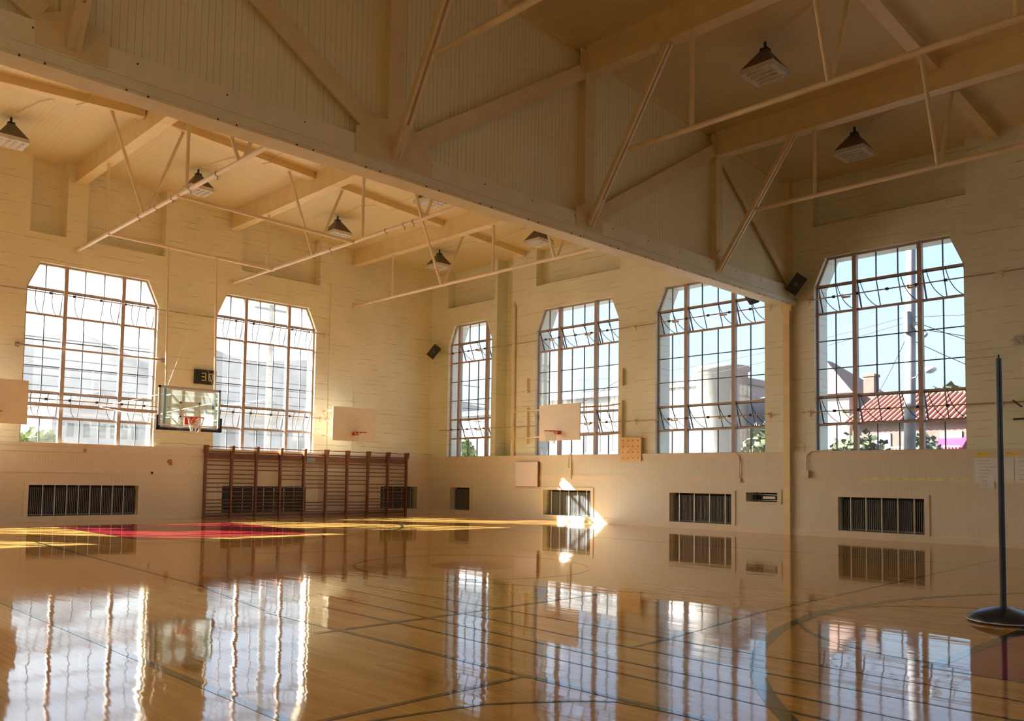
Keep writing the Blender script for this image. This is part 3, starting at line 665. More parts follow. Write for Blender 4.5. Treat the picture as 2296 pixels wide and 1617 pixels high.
# ------------------------------------------------------------------ wall bars
t = thing('wall_bars', 'brown wooden gymnastics wall bars standing against the end wall', 'wall bars', (0.3, -5.6, 0))
PY = [-9.77, -8.85, -7.95, -7.03, -6.09, -5.16, -4.25, -3.31, -2.38, -1.47]
for y in PY:
    p = MB(); p.box(0.22, 0.33, y - 0.035, y + 0.035, 0, 2.2); p.prism([(0.20, y - .05, 2.16), (0.36, y - .05, 2.16), (0.42, y - .05, 2.42), (0.20, y - .05, 2.42)], (0, .10, 0)); p.build('post', M_BARS, t)
for a, b in zip(PY, PY[1:]):
    p = MB(); p.box(0.20, 0.25, a + .035, b - .035, 1.98, 2.16); p.build('top_rail', M_BARS, t)
p = MB(); p.tube((0.38, PY[0], 2.37), (0.38, PY[-1], 2.37), 0.016, 6); p.build('top_bar', M_BARS, t)
p = MB(); p.tube((0.24, PY[0], 2.22), (0.24, PY[-1], 2.22), 0.016, 6); p.build('back_bar', M_BARS, t)
p = MB(); p.box(.19, .25, PY[0], PY[-1], 0.03, 0.10); p.build('bottom_rail', M_BARS, t)
RZ = [1.90, 1.76, 1.61, 1.46, 1.31, 1.16, 1.02, .87, .72, .60, .49, .37, .25, .15]
MISS = {0: (8,), 1: (), 2: (3, 4, 5), 3: (5,), 4: (7, 8, 9), 5: (12,), 6: (6, 9), 7: (4, 8), 8: (11,)}
rest = MB(); n = 0
for bi, (a, b) in enumerate(zip(PY, PY[1:])):
    for k, z in enumerate(RZ):
        if k in MISS[bi]: continue
        if n < 100: p = MB(); p.tube((.29, a + .03, z), (.29, b - .03, z), .019, 7); p.build('rung', M_BARS, t)
        else: rest.tube((.29, a + .03, z), (.29, b - .03, z), .019, 7)
        n += 1
o = rest.build('rungs', M_BARS, t); o['kind'] = 'stuff'
p = MB(); p.box(.26, .27, -5.98, -5.62, 1.93, 2.10); tag(p.build('paper_sheet', M_SLATE, None, (.265, -5.8, 2.0)), 'small grey sheet fixed to the top rail of the wall bars', 'sheet')

# ------------------------------------------------------------------ backboards
def net_mesh(xf, c, r, z, h=0.42):
    mb = MB(xf); K = 10
    def P(lv, k):
        f = lv / 4; rr = r * (1 - 0.42 * f); t_ = 2 * PI * (k + 0.5 * (lv % 2)) / K
        return (c[0] + rr * math.cos(t_), c[1] + rr * math.sin(t_), z - h * f)
    for lv in range(4):
        for k in range(K):
            mb.tube(P(lv, k), P(lv + 1, k), .006, 4, caps=False); mb.tube(P(lv, k), P(lv + 1, k - 1 if lv % 2 == 0 else k + 1), .006, 4, caps=False)
    return mb
def ring(xf, c, r, z, rt=0.011):
    mb = MB(xf); K = 24
    for k in range(K):
        a0, a1 = 2 * PI * k / K, 2 * PI * (k + 1) / K
        mb.tube((c[0] + r * math.cos(a0), c[1] + r * math.sin(a0), z), (c[0] + r * math.cos(a1), c[1] + r * math.sin(a1), z), rt, 6)
    return mb
def solid_board(xf, u, n, label, arms, ncol=M_BOARD):
    t = thing('backboard', label, 'backboard', tuple(xf(Vector((u, n, 2.74)))))
    mb = MB(xf); mb.box(u - .915, u + .915, n - .04, n, 2.745, 3.965); mb.build('board', ncol, t)
    mb = ring(xf, (u, n + .40), .225, 3.05); 
    for s_ in (-1, 1): mb.tube((u + s_ * .09, n + .02, 2.98), (u + s_ * .16, n + .28, 3.05), .009, 6)
    rm = mb.build('rim', M_REDMET, t)
    mb = MB(xf); mb.box(u - .09, u + .09, n, n + .16, 2.95, 3.06); mb.build('rim_bracket', M_REDMET, rm)
    net_mesh(xf, (u, n + .40), .22, 3.04).build('net', M_NET, rm)
    for pts in arms:
        thin = len(pts) == 2 and abs(pts[0][2] - pts[1][2]) > .5; mb = MB(xf); mb.path(pts, .008 if thin else .026, 8); mb.build('stay_wire' if thin else 'support_arm', M_PIPE, t)
    return t
solid_board(fA, -4.62, 1.25, 'plain off white backboard on the end wall right of its windows',
            [[(-5.3, 1.2, 3.85), (-5.2, 0.05, 3.85)], [(-5.3, 1.2, 2.95), (-5.2, .05, 2.95)], [(-4.1, 1.2, 3.85), (-4.1, 0.05, 3.8)], [(-4.1, 1.2, 2.9), (-4.1, 0.05, 2.9)], [(-5.3, .9, 3.2), (-5.2, .03, 3.8)]])
solid_board(fA, -16.28, 1.25, 'plain cream backboard at the left edge of the picture',
            [[(-17, 1.2, 3.85), (-17.1, 0.05, 3.8)], [(-15.6, 1.2, 3.85), (-15.7, 0.05, 3.8)]])
solid_board(fB, 8.30, 1.25, 'plain white backboard in front of a window of the right wall',
            [[(9.1, 1.2, 3.82), (9.6, .35, 3.9), (9.98, .08, 3.98)], [(9.1, 1.2, 2.9), (9.6, .4, 2.95), (9.98, .08, 3.0)], [(7.5, 1.2, 3.82), (5.62, .10, 3.95)], [(7.5, 1.2, 2.9), (5.62, .10, 2.95)], [(9.1, 1.2, 3.9), (9.98, .06, 4.8)]])
for u, z0, z1, lb in ((5.58, 4.62, 5.15, 'upper cream timber bracket left of the white wall backboard'), (5.60, 2.75, 4.08, 'lower long cream timber bracket left of the white wall backboard'),
                      (10.0, 4.58, 5.15, 'upper cream timber bracket right of the white wall backboard'), (9.98, 2.86, 4.08, 'lower long cream timber bracket right of the white wall backboard')):
    mb = MB(fB); mb.box(u - .055, u + .055, 0, .10, z0, z1); tag(mb.build('timber_bracket', M_PIPE, None, (u, 0, z0)), lb, 'bracket')
for z, lb in ((3.93, 'upper thin cream pipe from the wall recess to the backboard bracket'), (2.93, 'lower thin cream pipe from the wall recess to the backboard bracket')):
    conduit([(4.75, -.10, z), (6.0, -.18, z)], lb, .02, 'wall_pipe', None, 'pipe')

# hanging glass backboard
t = thing('glass_backboard', 'glass basketball backboard with black padding and red rim hanging before the end wall', 'backboard', (3.4, -11.72, 2.7))
gy0, gy1, gz0, gz1, gx = -12.63, -10.80, 2.74, 3.94, 3.4
mb = MB(); mb.box(gx - .005, gx + .005, gy0 + .05, gy1 - .05, gz0 + .05, gz1 - .05); mb.build('glass_panel', M_CLEAR, t)
mb = MB(); 
for b_ in ((gy0, gy0 + .06, gz0, gz1), (gy1 - .06, gy1, gz0, gz1), (gy0, gy1, gz0, gz0 + .06), (gy0, gy1, gz1 - .06, gz1)): mb.box(gx - .04, gx + .01, *b_)
mb.build('frame', M_ALU, t)
mb = MB(); mb.box(gx - .05, gx + .04, gy0 - .04, gy1 + .04, gz0 - .06, gz0 + .01); mb.box(gx - .05, gx + .04, gy0 - .05, gy0 + .0, gz0 - .06, gz0 + .36); mb.box(gx - .05, gx + .04, gy1, gy1 + .05, gz0 - .06, gz0 + .36); mb.build('padding', M_BLACK, t)
mb = MB(); cyy = (gy0 + gy1) / 2
for b_ in ((cyy - .305, cyy - .255, 3.06, 3.52), (cyy + .255, cyy + .305, 3.06, 3.52), (cyy - .305, cyy + .305, 3.06, 3.11), (cyy - .305, cyy + .305, 3.47, 3.52)): mb.box(gx + .008, gx + .013, *b_)
for b_ in ((gy0 + .12, gy1 - .12, gz0 + .07, gz0 + .11), (gy0 + .25, gy1 - .2, gz1 - .11, gz1 - .07)): mb.box(gx + .008, gx + .013, *b_)
mb.build('painted_target', M_WHITE, t)
mb = MB()
for y in (gy0 + .20, gy1 - .20): mb.box(gx - .12, gx - .05, y - .03, y + .03, gz0 + .05, gz1 - .06)
mb.build('rear_bracket', M_BLACK, t)
rm = ring(None, (gx + .42, cyy), .225, 3.05, .013); 
for s_ in (-1, 1): rm.tube((gx + .02, cyy + s_ * .12, 2.9), (gx + .3, cyy + s_ * .18, 3.04), .012, 6)
rm = rm.build('rim', M_REDMET, t)
mb = MB(); mb.prism([(gx, cyy - .16, 2.86), (gx, cyy + .16, 2.86), (gx, cyy + .16, 3.06), (gx, cyy - .16, 3.06)], (.06, 0, 0)); mb.prism([(gx, cyy - .12, 3.06), (gx + .22, cyy - .12, 3.06), (gx, cyy - .12, 2.88)], (0, .24, 0)); mb.build('rim_bracket', M_REDMET, rm)
net_mesh(None, (gx + .42, cyy), .22, 3.04).build('net', M_NET, rm)
for y in (-12.25, -10.78):
    mb = MB(); mb.tube((2.76, y, 8.1), (3.0, y, 3.0), .035, 8); mb.build('hanging_mast', M_PIPE, t)
mb = MB()
for z in (3.0, 3.75): mb.tube((3.0, -12.3, z), (3.0, -10.7, z), .025, 6)
for y in (-12.25, -10.78):
    for z in (3.05, 3.7): mb.tube((3.0, y, z), (gx - .05, y, z), .022, 6)
mb.build('rear_frame', M_PIPE, t)
for p, q in (((3.0, -12.3, 3.75), (.08, -13.1, 3.45)), ((3.0, -12.3, 3.0), (.08, -13.1, 3.45)), ((3.0, -10.75, 3.6), (0.08, -11.3, 3.35)), ((3.0, -10.75, 3.1), (0.08, -11.3, 3.35))):
    mb = MB(); mb.tube(p, q, .013, 6); mb.build('wall_strut', M_PIPE, t)
mb = MB(); mb.tube((2.78, -12.2, 7.9), (2.95, -10.8, 4.0), .004, 5); mb.tube((2.78, -10.8, 7.9), (2.95, -12.2, 4.0), .004, 5); mb.build('cross_wires', M_PIPE, t)

# shot clock reading 30
t = thing('shot_clock', 'dark wall clock box showing 30 above the glass backboard', 'clock', (0.05, -9.78, 4.45))
mb = MB(fA); mb.box(-10.15, -9.42, 0.0, .12, 4.45, 4.93); mb.build('housing', M_DKMET, t)
mb = MB(fA); mb.box(-10.11, -9.46, .12, .125, 4.49, 4.89); mb.build('face', M_BLACK, t)
mb = MB(fA)
def seg7(u, z, w, h, segs):
    th = .028; S = {'a': (u, u + w, z + h - th, z + h), 'g': (u, u + w, z + h / 2 - th / 2, z + h / 2 + th / 2), 'd': (u, u + w, z, z + th), 'b': (u + w - th, u + w, z + h / 2, z + h), 'c': (u + w - th, u + w, z, z + h / 2), 'f': (u, u + th, z + h / 2, z + h), 'e': (u, u + th, z, z + h / 2)}
    for s_ in segs: a_, b_, c_, d_ = S[s_]; mb.box(a_, b_, .125, .132, c_, d_)
seg7(-9.93, 4.56, .15, .26, 'abgcd'); seg7(-9.70, 4.56, .15, .26, 'abcdef')
mb.build('digits', M_DIGIT, t)

# ------------------------------------------------------------------ small wall things
t = thing('pegboard', 'square yellow plywood climbing pegboard with sixteen holes on the right wall', 'pegboard', (10.45, -0.1, 2.06))
mb = MB(fB); mb.box(10.02, 10.86, .05, .14, 2.08, 2.84); mb.build('panel', M_PLY, t)
mb = MB(fB)
for i in range(4):
    for j in range(4): mb.tube((10.13 + i * .205, .138, 2.17 + j * .19), (10.13 + i * .205, .146, 2.17 + j * .19), .022, 10)
mb.build('holes', M_RUST, t)
t = thing('wall_pad', 'pale pinkish square panel on the wainscot left of the radiators', 'panel', (5.8, -.1, 1.2))
mb = MB(fB); mb.box(5.19, 6.30, WD, WD + .10, 1.18, 2.07); mb.build('panel', M_PINKW, t)
mb = MB(fB); mb.box(6.30, 6.335, WD, WD + .095, 1.18, 2.07); mb.box(5.19, 6.3, WD, WD + .09, 2.07, 2.085); mb.box(5.19, 6.3, WD, WD + .09, 1.165, 1.18); mb.build('wood_edge', M_BARS, t)
mb = MB(fB); mb.box(7.79, 7.86, WD, WD + .06, 1.46, 2.36); mb.box(7.70, 7.73, WD, WD + .04, 1.85, 2.3); tag(mb.build('wall_strip', M_TRIM, None, (7.82, -WD, 1.46)), 'narrow vertical timber strip on the wainscot between backboard and radiator', 'strip')
conduit([(4.52, -.02 + .35, 9.7), (4.52, .33, 8.75), (4.62, .20, 8.5), (4.90, -.06, 7.9), (4.92, -.06, 2.32)], 'cream downpipe bending out of the deep wall recess', .05, 'downpipe', None, 'pipe')
conduit([(14.25, -.12, 2.30), (14.38, -.125, 2.2), (14.40, -.13, 2.05), (14.39, -.13, 1.55)], 'thin conduit curving down the wainscot left of the truss column', .018)
mb = MB(fB); mb.box(14.34, 14.44, .1, .15, 1.44, 1.56); tag(mb.build('outlet_box', M_TRIM, None, (14.39, -.1, 1.44)), 'small cream outlet box left of the truss column', 'outlet')
conduit([(17.2, -.13, 2.34), (16.6, -.13, 2.30), (16.47, -.13, 2.2), (16.45, -.13, 1.72)], 'thin conduit curving down the wainscot right of the truss column', .018)
mb = MB(fB); mb.box(16.36, 16.54, .1, .19, 1.58, 1.78); tag(mb.build('switch_box', M_TRIM, None, (16.45, -.1, 1.6)), 'cream switch box right of the truss column', 'switch')
conduit([(15.98, -.02, 2.6), (16.2, -.02, 2.62), (16.33, -.02, 2.52), (16.34, -.02, 2.3)], 'short curved wire on the wall just right of the truss column', .01)
conduit([(0.04, -5.02, 8.7), (0.04, -5.0, 2.3)], 'thin vertical wire on the end wall right of its windows', .01)

def speaker(loc, up, face, label, s=1.0):
    t = thing('loudspeaker', label, 'loudspeaker', loc)
    U = Vector(up).normalized(); F = Vector(face); F = (F - U * F.dot(U)).normalized(); S = U.cross(F); c = Vector(loc)
    xf = lambda p: c + F * p.x + S * p.y + U * p.z
    mb = MB(xf); mb.prism([(-.14 * s, -.12 * s, -.27 * s), (.14 * s, -.17 * s, -.27 * s), (.14 * s, .17 * s, -.27 * s), (-.14 * s, .12 * s, -.27 * s)], (0, 0, .54 * s)); mb.build('cabinet', M_BLACK, t)
    mb = MB(xf); mb.box(.141 * s, .15 * s, -.15 * s, .15 * s, -.25 * s, .25 * s); mb.build('grille', M_DKMET, t)
    mb = MB(xf); mb.tube((.150 * s, 0, 0), (.154 * s, 0, 0), .05 * s, 12); mb.build('badge', M_RAD, t)
    mb = MB(); mb.tube(c, (c.x, -0.005, c.z + .08), .02, 6); mb.build('bracket', M_DKMET, t)
    return t
speaker((0.50, -0.35, 6.62), (.55, .30, .75), (.45, -.75, -.5), 'black loudspeaker tilted down in the corner of the two walls', 1.0)
speaker((16.32, -0.38, 6.93), (.62, .1, .80), (.35, -.8, -.25), 'black loudspeaker tilted down just right of the truss column', 1.0)
speaker((14.98, -0.42, 6.86), (-.55, .1, .80), (-.3, -.8, -.4), 'black loudspeaker peeking out below the truss chord', 1.0)

# papers on the right wall
def paper(name, u0, u1, z0, z1, mat, label, cat, lines=0, tilt=0, n=WD + .02):
    t = thing(name, label, cat, (u0, -n, z0)); mb = MB(fB)
    mb.prism([(u0, n, z0), (u1, n, z0 + tilt), (u1, n, z1 + tilt), (u0, n, z1)], (0, .004, 0)); mb.build('sheet', mat, t)
    if lines:
        mb = MB(fB); rnd = random.Random(int(u0 * 100))
        for k in range(lines):
            z = z1 - (z1 - z0) * (k + .8) / (lines + .6); w = (u1 - u0) * rnd.uniform(.35, .6); uu = u0 + (u1 - u0) * .12
            while uu < u0 + w:
                d = rnd.uniform(.02, .06); mb.box(uu, min(uu + d, u1 - .02), n + .004, n + .0055, z, z + .012); uu += d + .015
        mb.build('writing', M_INK, t)
    return t
paper('poster', 20.67, 21.52, 1.50, 2.08, M_PAPER, 'large white handwritten sheet on the right wall behind the pole', 'poster', 7)
paper('poster', 21.53, 22.3, 1.50, 2.08, M_PAPER, 'second white sheet at the right edge of the picture', 'poster', 5)
paper('paper_note', 20.8, 21.1, 1.40, 1.58, M_PAPER, 'small white note hanging from the bottom of the large sheet', 'note', 4, -.02, WD + .035)
paper('yellow_label', 20.70, 21.0, 2.135, 2.21, M_YEL, 'yellow label above the left part of the handwritten sheet', 'label', 1)
paper('yellow_label', 21.33, 21.63, 2.155, 2.23, M_YEL, 'yellow label right of the pole above the handwritten sheet', 'label', 1)
nm = ['leftmost', 'second', 'third', 'fourth', 'fifth', 'sixth', 'rightmost']
for k, (a, b) in enumerate(((18.02, 18.40), (18.44, 18.70), (18.76, 19.14), (19.18, 19.54), (19.60, 19.97), (20.03, 20.23), (20.27, 20.55))):
    paper('paper_strip', a, b, 1.535, 1.60, M_PALEY, '%s of the seven pale yellow strips on the rail right of the truss column' % nm[k], 'strip', 1)
# rust stains and small marks on the end wall
mb = MB(fA); mb.tube((-10.88, .0, 1.85), (-10.88, WD + .06, 1.85), .07, 10); mb.tube((-10.84, .0, 1.77), (-10.84, WD + .05, 1.77), .05, 8)
tag(mb.build('wall_bracket', M_RUST, None, (.1, -10.88, 1.8)), 'small rusty orange bracket on the wainscot below the glass backboard', 'bracket')
mb = MB(fA); mb.box(-13.49, -13.43, WD, WD + .06, 2.06, 2.16); tag(mb.build('wall_bracket', M_RUST, None, (.1, -13.46, 2.1)), 'tiny rusty bracket under the sill of the leftmost window', 'bracket')
mb = MB(fA); mb.box(-11.47, -11.40, WD, WD + .04, 1.43, 1.50); tag(mb.build('wall_hook', M_DKMET, None, (.1, -11.4, 1.45)), 'tiny dark hook on the wainscot rail left of the wall bars', 'hook')
# brackets at the right edge
mb = MB(fB); mb.path([(21.50, .05, 4.85), (21.62, .18, 4.83), (21.75, .3, 4.7)], .02, 6); mb.box(21.55, 21.75, 0, .05, 4.72, 4.95); tag(mb.build('wall_bracket', M_ALU, None, (21.6, 0, 4.8)), 'upper metal bracket on the wall at the right edge of the picture', 'bracket')
mb = MB(fB); mb.bar((21.52, .1, 3.42), (21.75, .3, 3.25), .03, .03); mb.box(21.5, 21.75, 0, .04, 2.97, 3.01); tag(mb.build('wall_bracket', M_DKMET, None, (21.6, 0, 3.0)), 'lower metal bracket on the wall at the right edge of the picture', 'bracket')

# ------------------------------------------------------------------ volleyball pole on its round base
t = thing('net_pole', 'dark blue net pole on a round domed base on the court', 'pole', (24.61, -12.25, 0))
mb = MB(); mb.lathe((24.61, -12.25, 0), [(0.0, .165), (.06, .16), (.12, .145), (.22, .115), (.30, .075), (.335, .045), (.34, .03), (.335, .0), (0.0, .0)], 40); mb.build('base', M_BLUEPOLE, t)
mb = MB(); mb.tube((24.61, -12.25, .15), (24.61, -12.25, 2.76), .030, 14); mb.build('shaft', M_BLUEPOLE, t)
mb = MB(); mb.tube((24.61, -12.25, 2.76), (24.61, -12.25, 2.80), .010, 8); mb.build('tip', M_DKMET, t)
mb = MB(); mb.lathe((24.61, -12.25, 0), [(.335, .012), (.345, .016), (.345, .026), (.335, .030)], 40); mb.build('rim_band', M_ALU, t)
mb = MB(); mb.lathe((9.9, -15.05, .0), [(0, .0), (.05, .02), (.062, .06), (.05, .10), (0, .12)], 14)

# ------------------------------------------------------------------ outside
GZ = 1.2
mb = MB(); mb.box(-1200, -0.62, -400, 900, GZ - 2.2, GZ - 2.0); mb.box(-.62, 900, .85, 900, GZ - 2.2, GZ - 2.0)
o = struct(mb.build('ground', M_GROUND))
# hills: a ridge line across the west
rnd = random.Random(3)
ridge = [(-200, 120), (0, 128), (120, 130), (206.7, 138), (230, 147), (250.6, 153), (263.4, 151.5), (285.7, 138), (313, 129.5), (339, 131), (370, 142), (406.8, 150.6), (439.8, 141.4), (468, 142), (497.8, 148), (534.8, 152), (600, 146), (700, 130), (900, 100)]
vs = []; rows = 6; n = len(ridge)
for i in range(rows):
    f = i / (rows - 1)
    for y, z in ridge: vs.append((-900 + 560 * f + rnd.uniform(-12, 12) * (i > 0), y, (z - 4) * (1 - f) ** 1.25 * (1 + rnd.uniform(-.05, .05) * (0 < i < rows - 1)) + (0 if i < rows - 1 else -4)))
mb = MB(); mb.add(vs, [(i * n + k, i * n + k + 1, (i + 1) * n + k + 1, (i + 1) * n + k) for i in range(rows - 1) for k in range(n - 1)], 0, True)
bk = [(-1100, y, -2) for y, z in ridge]
mb.add([vs[k] for k in range(n)] + bk, [(k, k + 1, n + k + 1, n + k) for k in range(n - 1)])
struct(mb.build('hills', M_HILL))

def house(name, label, x0, x1, y0, y1, zt, wallm, roofm=None, rise=0.0, overhang=.3, flat=True, ridge_axis='x', wins=()):
    t = thing(name, label, 'building', ((x0 + x1) / 2, (y0 + y1) / 2, GZ - 2))
    mb = MB(); mb.box(x0, x1, y0, y1, GZ - 2, zt); mb.build('walls', wallm, t)
    if roofm:
        a, b, c, d = x0 - overhang, x1 + overhang, y0 - overhang, y1 + overhang
        mb = MB()
        if rise <= 0: mb.box(a, b, c, d, zt - .25, zt + .15)
        elif ridge_axis == 'x': mb.prism([(a, c, zt), (a, d, zt), (a, (c + d) / 2, zt + rise)], (b - a, 0, 0))
        elif ridge_axis == 'y': mb.prism([(a, c, zt), (b, c, zt), ((a + b) / 2, c, zt + rise)], (0, d - c, 0))
        else:
            w_ = min(b - a, d - c) / 2
            P = [(a, c, zt), (b, c, zt), (b, d, zt), (a, d, zt), (a + w_, c + w_, zt + rise), (b - w_, d - w_ if (b - a) < (d - c) else c + w_, zt + rise)]
            mb.add(P, [(0, 1, 5, 4), (1, 2, 5), (2, 3, 4, 5), (3, 0, 4), (0, 3, 2, 1)])
        mb.build('roof', roofm, t)
    for wx0, wx1, wz0, wz1, side in wins:
        mb = MB()
        if side == 's': mb.box(wx0, wx1, y0 - .04, y0 + .02, wz0, wz1)
        else: mb.box(x1 - .02, x1 + .04, wx0, wx1, wz0, wz1)
        mb.build('window', M_WINDK, t)
    return t
# north side street
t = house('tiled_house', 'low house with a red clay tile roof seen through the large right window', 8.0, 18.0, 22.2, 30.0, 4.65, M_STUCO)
mb = MB(); mb.prism([(7.6, 21.8, 4.6), (7.6, 26, 6.35), (7.6, 30.3, 4.6)], (10.6, 0, 0)); mb.build('roof', M_TILE, t)
for k in range(36): pass
mb = MB()
for k in range(38):
    x = 7.75 + k * .28; mb.tube((x, 21.75, 4.66), (x, 26, 6.42), .075, 6)
mb.build('tile_ridges', M_TILE, t)
for a_, b_ in ((9.2, 10.0), (10.6, 11.6), (12.4, 13.4)):
    mb = MB(); mb.box(a_, b_, 22.14, 22.2, 3.0, 4.1); mb.build('window', M_WINDK, t)
mb = MB(); mb.prism([(12.35, 21.3, 3.25), (12.35, 22.2, 3.8), (12.35, 22.2, 3.7), (12.35, 21.3, 3.15)], (1.3, 0, 0)); mb.build('awning', M_MAGEN, t)
mb = MB(); mb.box(9.0, 13.6, 21.2, 21.25, 3.3, 3.35)
for k in range(30): mb.box(9.0 + k * .155, 9.03 + k * .155, 21.2, 21.24, 2.6, 3.3)
mb.build('railing', M_WHITE, t)
t = house('gabled_house', 'brown roofed house left of the red tiled house', 1.5, 6.6, 25, 31, 6.6, M_STUCC, M_SHIN, 2.4, .4, ridge_axis='hip')
mb = MB(); mb.box(7.0, 7.6, 26, 26.7, 6, 7.7); mb.box(6.95, 7.65, 25.95, 26.75, 7.6, 7.75); mb.build('chimney', M_STUCO, t)
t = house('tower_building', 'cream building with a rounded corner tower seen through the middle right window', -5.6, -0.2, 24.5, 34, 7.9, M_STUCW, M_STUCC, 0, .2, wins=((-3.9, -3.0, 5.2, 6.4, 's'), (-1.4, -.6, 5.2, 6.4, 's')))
mb = MB(); mb.lathe((-1.4, 24.6, GZ - 2), [(1.6, 0), (1.6, 9.2), (1.75, 9.25), (1.75, 9.5), (0, 9.55)], 24); mb.build('tower', M_STUCC, t)
t = house('hip_roof_house', 'house with a reddish hip roof beside the tower building', -0.1, 3.2, 33.5, 40, 6.9, M_STUCC, M_SHIN, 1.9, .4, ridge_axis='hip')
t = house('cornice_building', 'pale flat roofed building with a cornice behind the white wall backboard', -19, -9.6, 26.5, 40, 7.9, M_STUCW, M_STUCC, 0, .45,
          wins=tuple((x, x + .75, z, z + 1.3, 's') for x in (-17.8, -16.4, -15.0, -13.6, -12.4, -11.2) for z in (3.6, 5.9)))
t = house('far_sided_building', 'white sided building with a dark cornice seen through the narrow window', -36, -26.5, 30.5, 44, 7.6, M_STUCW, M_EXT, 0, .35,
          wins=tuple((x, x + 1.0, 3.6, 5.2, 's') for x in (-34.5, -32.0, -29.8, -28.2)))
# west side
t = house('white_chapel', 'white building with a pointed roof seen through the leftmost window', -44, -32, -5.3, 0.6, 5.9, M_STUCW, M_STUCW, 1.1, .2, ridge_axis='x', wins=tuple((y, y + .4, 3.8, 4.7, 'e') for y in (-4.4, -3.4, -2.4, -1.7, -1.0, -.3)))
t = house('white_roof_house', 'low pale house with a sloping roof seen through the second window', -42, -31, 4.6, 13.5, 5.9, M_STUCW, M_STUCW, 1.3, .3, ridge_axis='x', wins=tuple((y, y + .7, 3.6, 4.9, 'e') for y in (6.0, 8.2, 10.4, 11.9)))
t = house('pale_block', 'pale flat roofed block far left seen through the leftmost window', -70, -58, -14, -2, 8.6, M_STUCC, M_SLATE, 0, .3, wins=tuple((y, y + .9, 6.6, 7.8, 'e') for y in (-12, -9.5, -7, -4.5)))
# houses on the slope, far off
rnd = random.Random(11)
ords = ('leftmost', 'second', 'third', 'fourth', 'fifth', 'sixth', 'seventh', 'eighth', 'ninth', 'tenth', 'eleventh', 'twelfth', 'thirteenth', 'rightmost')
for i in range(14):
    x = -rnd.uniform(120, 300); ang = (0.12 + 0.95 * i / 13) if i != 6 else .62; y = -22 + (27.35 - x) * (0.10 + 0.62 * i / 13) ; s_ = rnd.uniform(5, 9); hz = 9 + (-x) * .028
    t = house('hillside_house', '%s of the hazy houses on the slope beyond the end wall windows' % ords[i], x, x + s_ * 1.3, y, y + s_, hz, (M_STUCW, M_STUCC, M_EXT)[i % 3], (M_SLATE, M_SHIN, M_STUCC)[i % 3], 1.6, .3, ridge_axis='hip'); t['group'] = 'hazy houses on the slope'

def tree(name, label, c, r, h, mat, seed, trunk=True, n=260, leaf=.22):
    rnd = random.Random(seed); t = thing(name, label, 'tree', (c[0], c[1], GZ - 2)); mb = MB()
    for i in range(n):
        th = rnd.uniform(0, 2 * PI); ph = math.acos(rnd.uniform(-1, 1)); q = rnd.uniform(.55, 1.0)
        p = Vector((c[0] + r * q * math.sin(ph) * math.cos(th), c[1] + r * q * math.sin(ph) * math.sin(th), c[2] + h * q * math.cos(ph)))
        a = Vector((rnd.uniform(-1, 1), rnd.uniform(-1, 1), rnd.uniform(-1, 1))).normalized() * leaf; b = a.cross(Vector((rnd.uniform(-1, 1), rnd.uniform(-1, 1), rnd.uniform(-1, 1)))).normalized() * leaf
        mb.add([p - a, p - b, p + a, p + b], [(0, 1, 2, 3)])
    mb.lathe((c[0], c[1], c[2]), [(0, -h * .6), (r * .55, -h * .35), (r * .66, 0), (r * .45, h * .45), (0, h * .62)], 9)
    mb.build('foliage', mat, t)
    if trunk: mb = MB(); mb.tube((c[0], c[1], GZ - 2), (c[0], c[1], c[2] - h * .3), r * .12, 7, r1=r * .08); mb.build('trunk', M_POLEW, t)
    return t
tree('leafy_tree', 'bright green bush at the bottom of the leftmost window', (-16, -10.4, 2.6), 1.1, .85, M_LEAF2, 1)
tree('leafy_tree', 'leafy tree left of the utility pole in front of the tiled house', (13.8, 9.5, 2.2), 1.2, 1.3, M_LEAF, 2, n=420, leaf=.14)
tree('leafy_tree', 'olive leafy tree at the far left foot of the large right window', (11.2, 14.5, 2.3), 1.0, 1.2, M_LEAF, 5, n=360, leaf=.14)
tree('leafy_tree', 'dark tree just right of the utility pole outside the large right window', (15.3, 12.0, 2.35), 0.7, 1.1, M_LEAF, 6, n=360, leaf=.13)
tree('leafy_tree', 'grey green tree low in the middle right window', (3.4, 21.0, 3.2), 1.1, 1.7, M_LEAF, 7, n=300)
tree('leafy_tree', 'small tree at the foot of the narrow window', (-27.9, 26.5, 3.6), .8, 1.4, M_LEAF2, 9)
for i, (x, y, z, r) in enumerate(((-15, 80, 10, 3.2), (-7.5, 84, 10.5, 3.6), (0, 80, 9.5, 3.2), (8, 84, 9.5, 3.2))):
    tree('hilltop_tree', '%s of the four distant trees above the red tiled roof' % ('leftmost', 'second', 'third', 'rightmost')[i], (x, y, z), r, 3.4, M_LEAF, 20 + i, n=160, leaf=.7)
tree('leafy_tree', 'far hazy tree right of the clock in the second window', (-50, 12, 6), 2.5, 2.4, M_LEAF, 31)

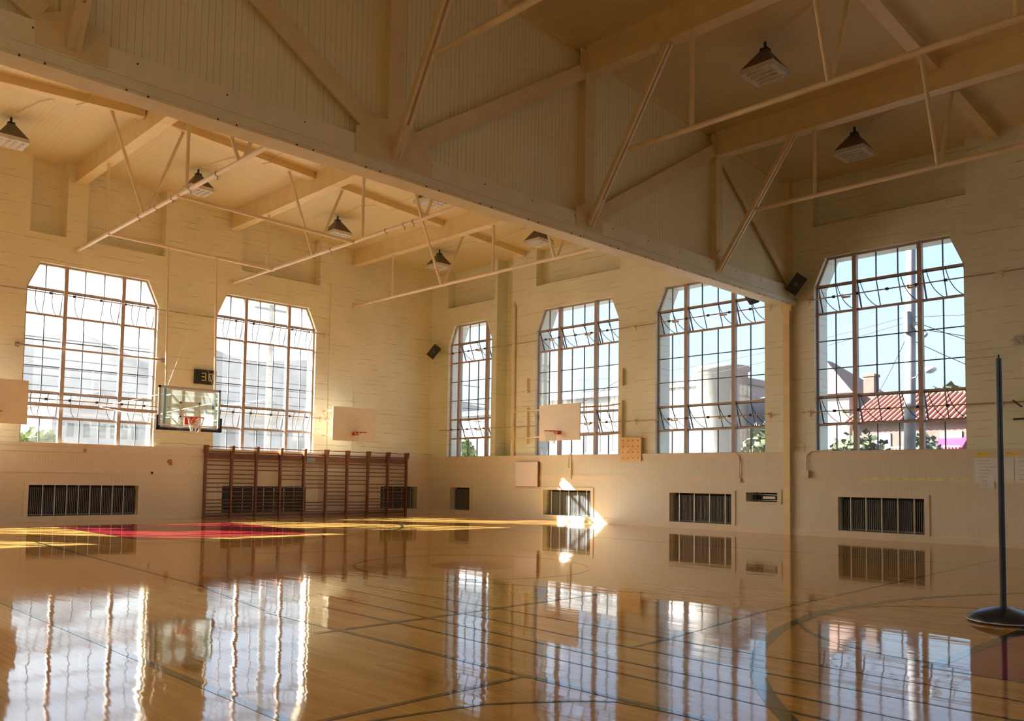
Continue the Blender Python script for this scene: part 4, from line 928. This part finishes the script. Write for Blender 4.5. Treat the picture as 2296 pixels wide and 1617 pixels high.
# utility poles, wires and the street lamp
t = thing('utility_pole', 'thick wooden utility pole outside the large right window', 'pole', (16.55, 7, GZ - 2))
mb = MB(); mb.tube((16.5, 7, GZ - 2), (16.68, 7, 9.6), .21, 12, r1=.15); mb.build('shaft', M_POLEW, t)
mb = MB(); mb.tube((16.62, 6.95, 6.9), (17.15, 6.9, 6.35), .10, 8); mb.tube((16.6, 6.8, 6.5), (16.6, 6.8, 7.2), .12, 8); mb.build('transformer_arm', M_POLEW, t)
t = thing('street_lamp', 'oval street lamp on an arm of the utility pole', 'street lamp', (16.7, 7, 5.0))
mb = MB(); mb.path([(16.62, 6.9, 4.95), (16.85, 6.85, 5.0), (17.0, 6.8, 5.2), (17.15, 6.75, 5.25)], .02, 6); mb.build('arm', M_POLEW, t)
mb = MB(); mb.lathe((17.33, 6.7, 5.2), [(0, .1), (.12, .09), (.22, .02), (.2, -.05), (.1, -.12), (0, -.14)], 16); mb.build('head', M_EXT, t)
WIRES = [((16.62, 7, 6.95), (26, 12, 4.0)), ((16.62, 7, 6.7), (30, 16, 5.4)), ((16.62, 7, 6.3), (24, 16, 3.2)), ((16.62, 7, 7.1), (-6, 14, 7.2)), ((16.62, 7, 6.9), (-6, 15, 6.6)), ((16.6, 7, 6.6), (8, 22, 4.5)), ((16.6, 7, 7.05), (32, 6, 7.4))]
for i, (p, q) in enumerate(WIRES):
    P, Q = Vector(p), Vector(q); pts = [P.lerp(Q, k / 10) - Vector((0, 0, .5 * 4 * (k / 10) * (1 - k / 10))) for k in range(11)]
    mb = MB(); mb.path(pts, .012, 4); tag(mb.build('overhead_wire', M_DKMET, None, p), 'thin overhead wire from the utility pole, ' + ('slack, down to the right', 'longest, off to the right', 'steepest, down to the right', 'highest, off to the left', 'lower, off to the left', 'down to the tiled house', 'nearly level to the right')[i], 'wire', 'overhead wires at the pole')
t = thing('utility_pole', 'pale wooden utility pole outside the second window of the end wall', 'pole', (-12, -.9, GZ - 2))
mb = MB(); mb.tube((-12, -.9, GZ - 2), (-12, -.98, 10.8), .20, 10, r1=.14); mb.build('shaft', M_POLEW, t)
mb = MB(); mb.box(-12.05, -11.95, -1.9, .1, 9.9, 10.0); mb.build('cross_arm', M_POLEW, t)
for i, (z0, z1, x) in enumerate(((6.35, 6.15, -12), (5.95, 5.85, -12.4), (5.65, 5.6, -12.8), (5.15, 5.05, -12), (7.2, 7.3, -12.5))):
    mb = MB(); mb.tube((x, -22, z0), (x, 14, z1), .022, 4); tag(mb.build('overhead_wire', M_DKMET, None, (x, -22, z0)), 'dark street wire behind the end wall windows, %s counted from the top' % ('second', 'third', 'fourth', 'lowest', 'first')[i], 'wire', 'street wires beyond the end wall')
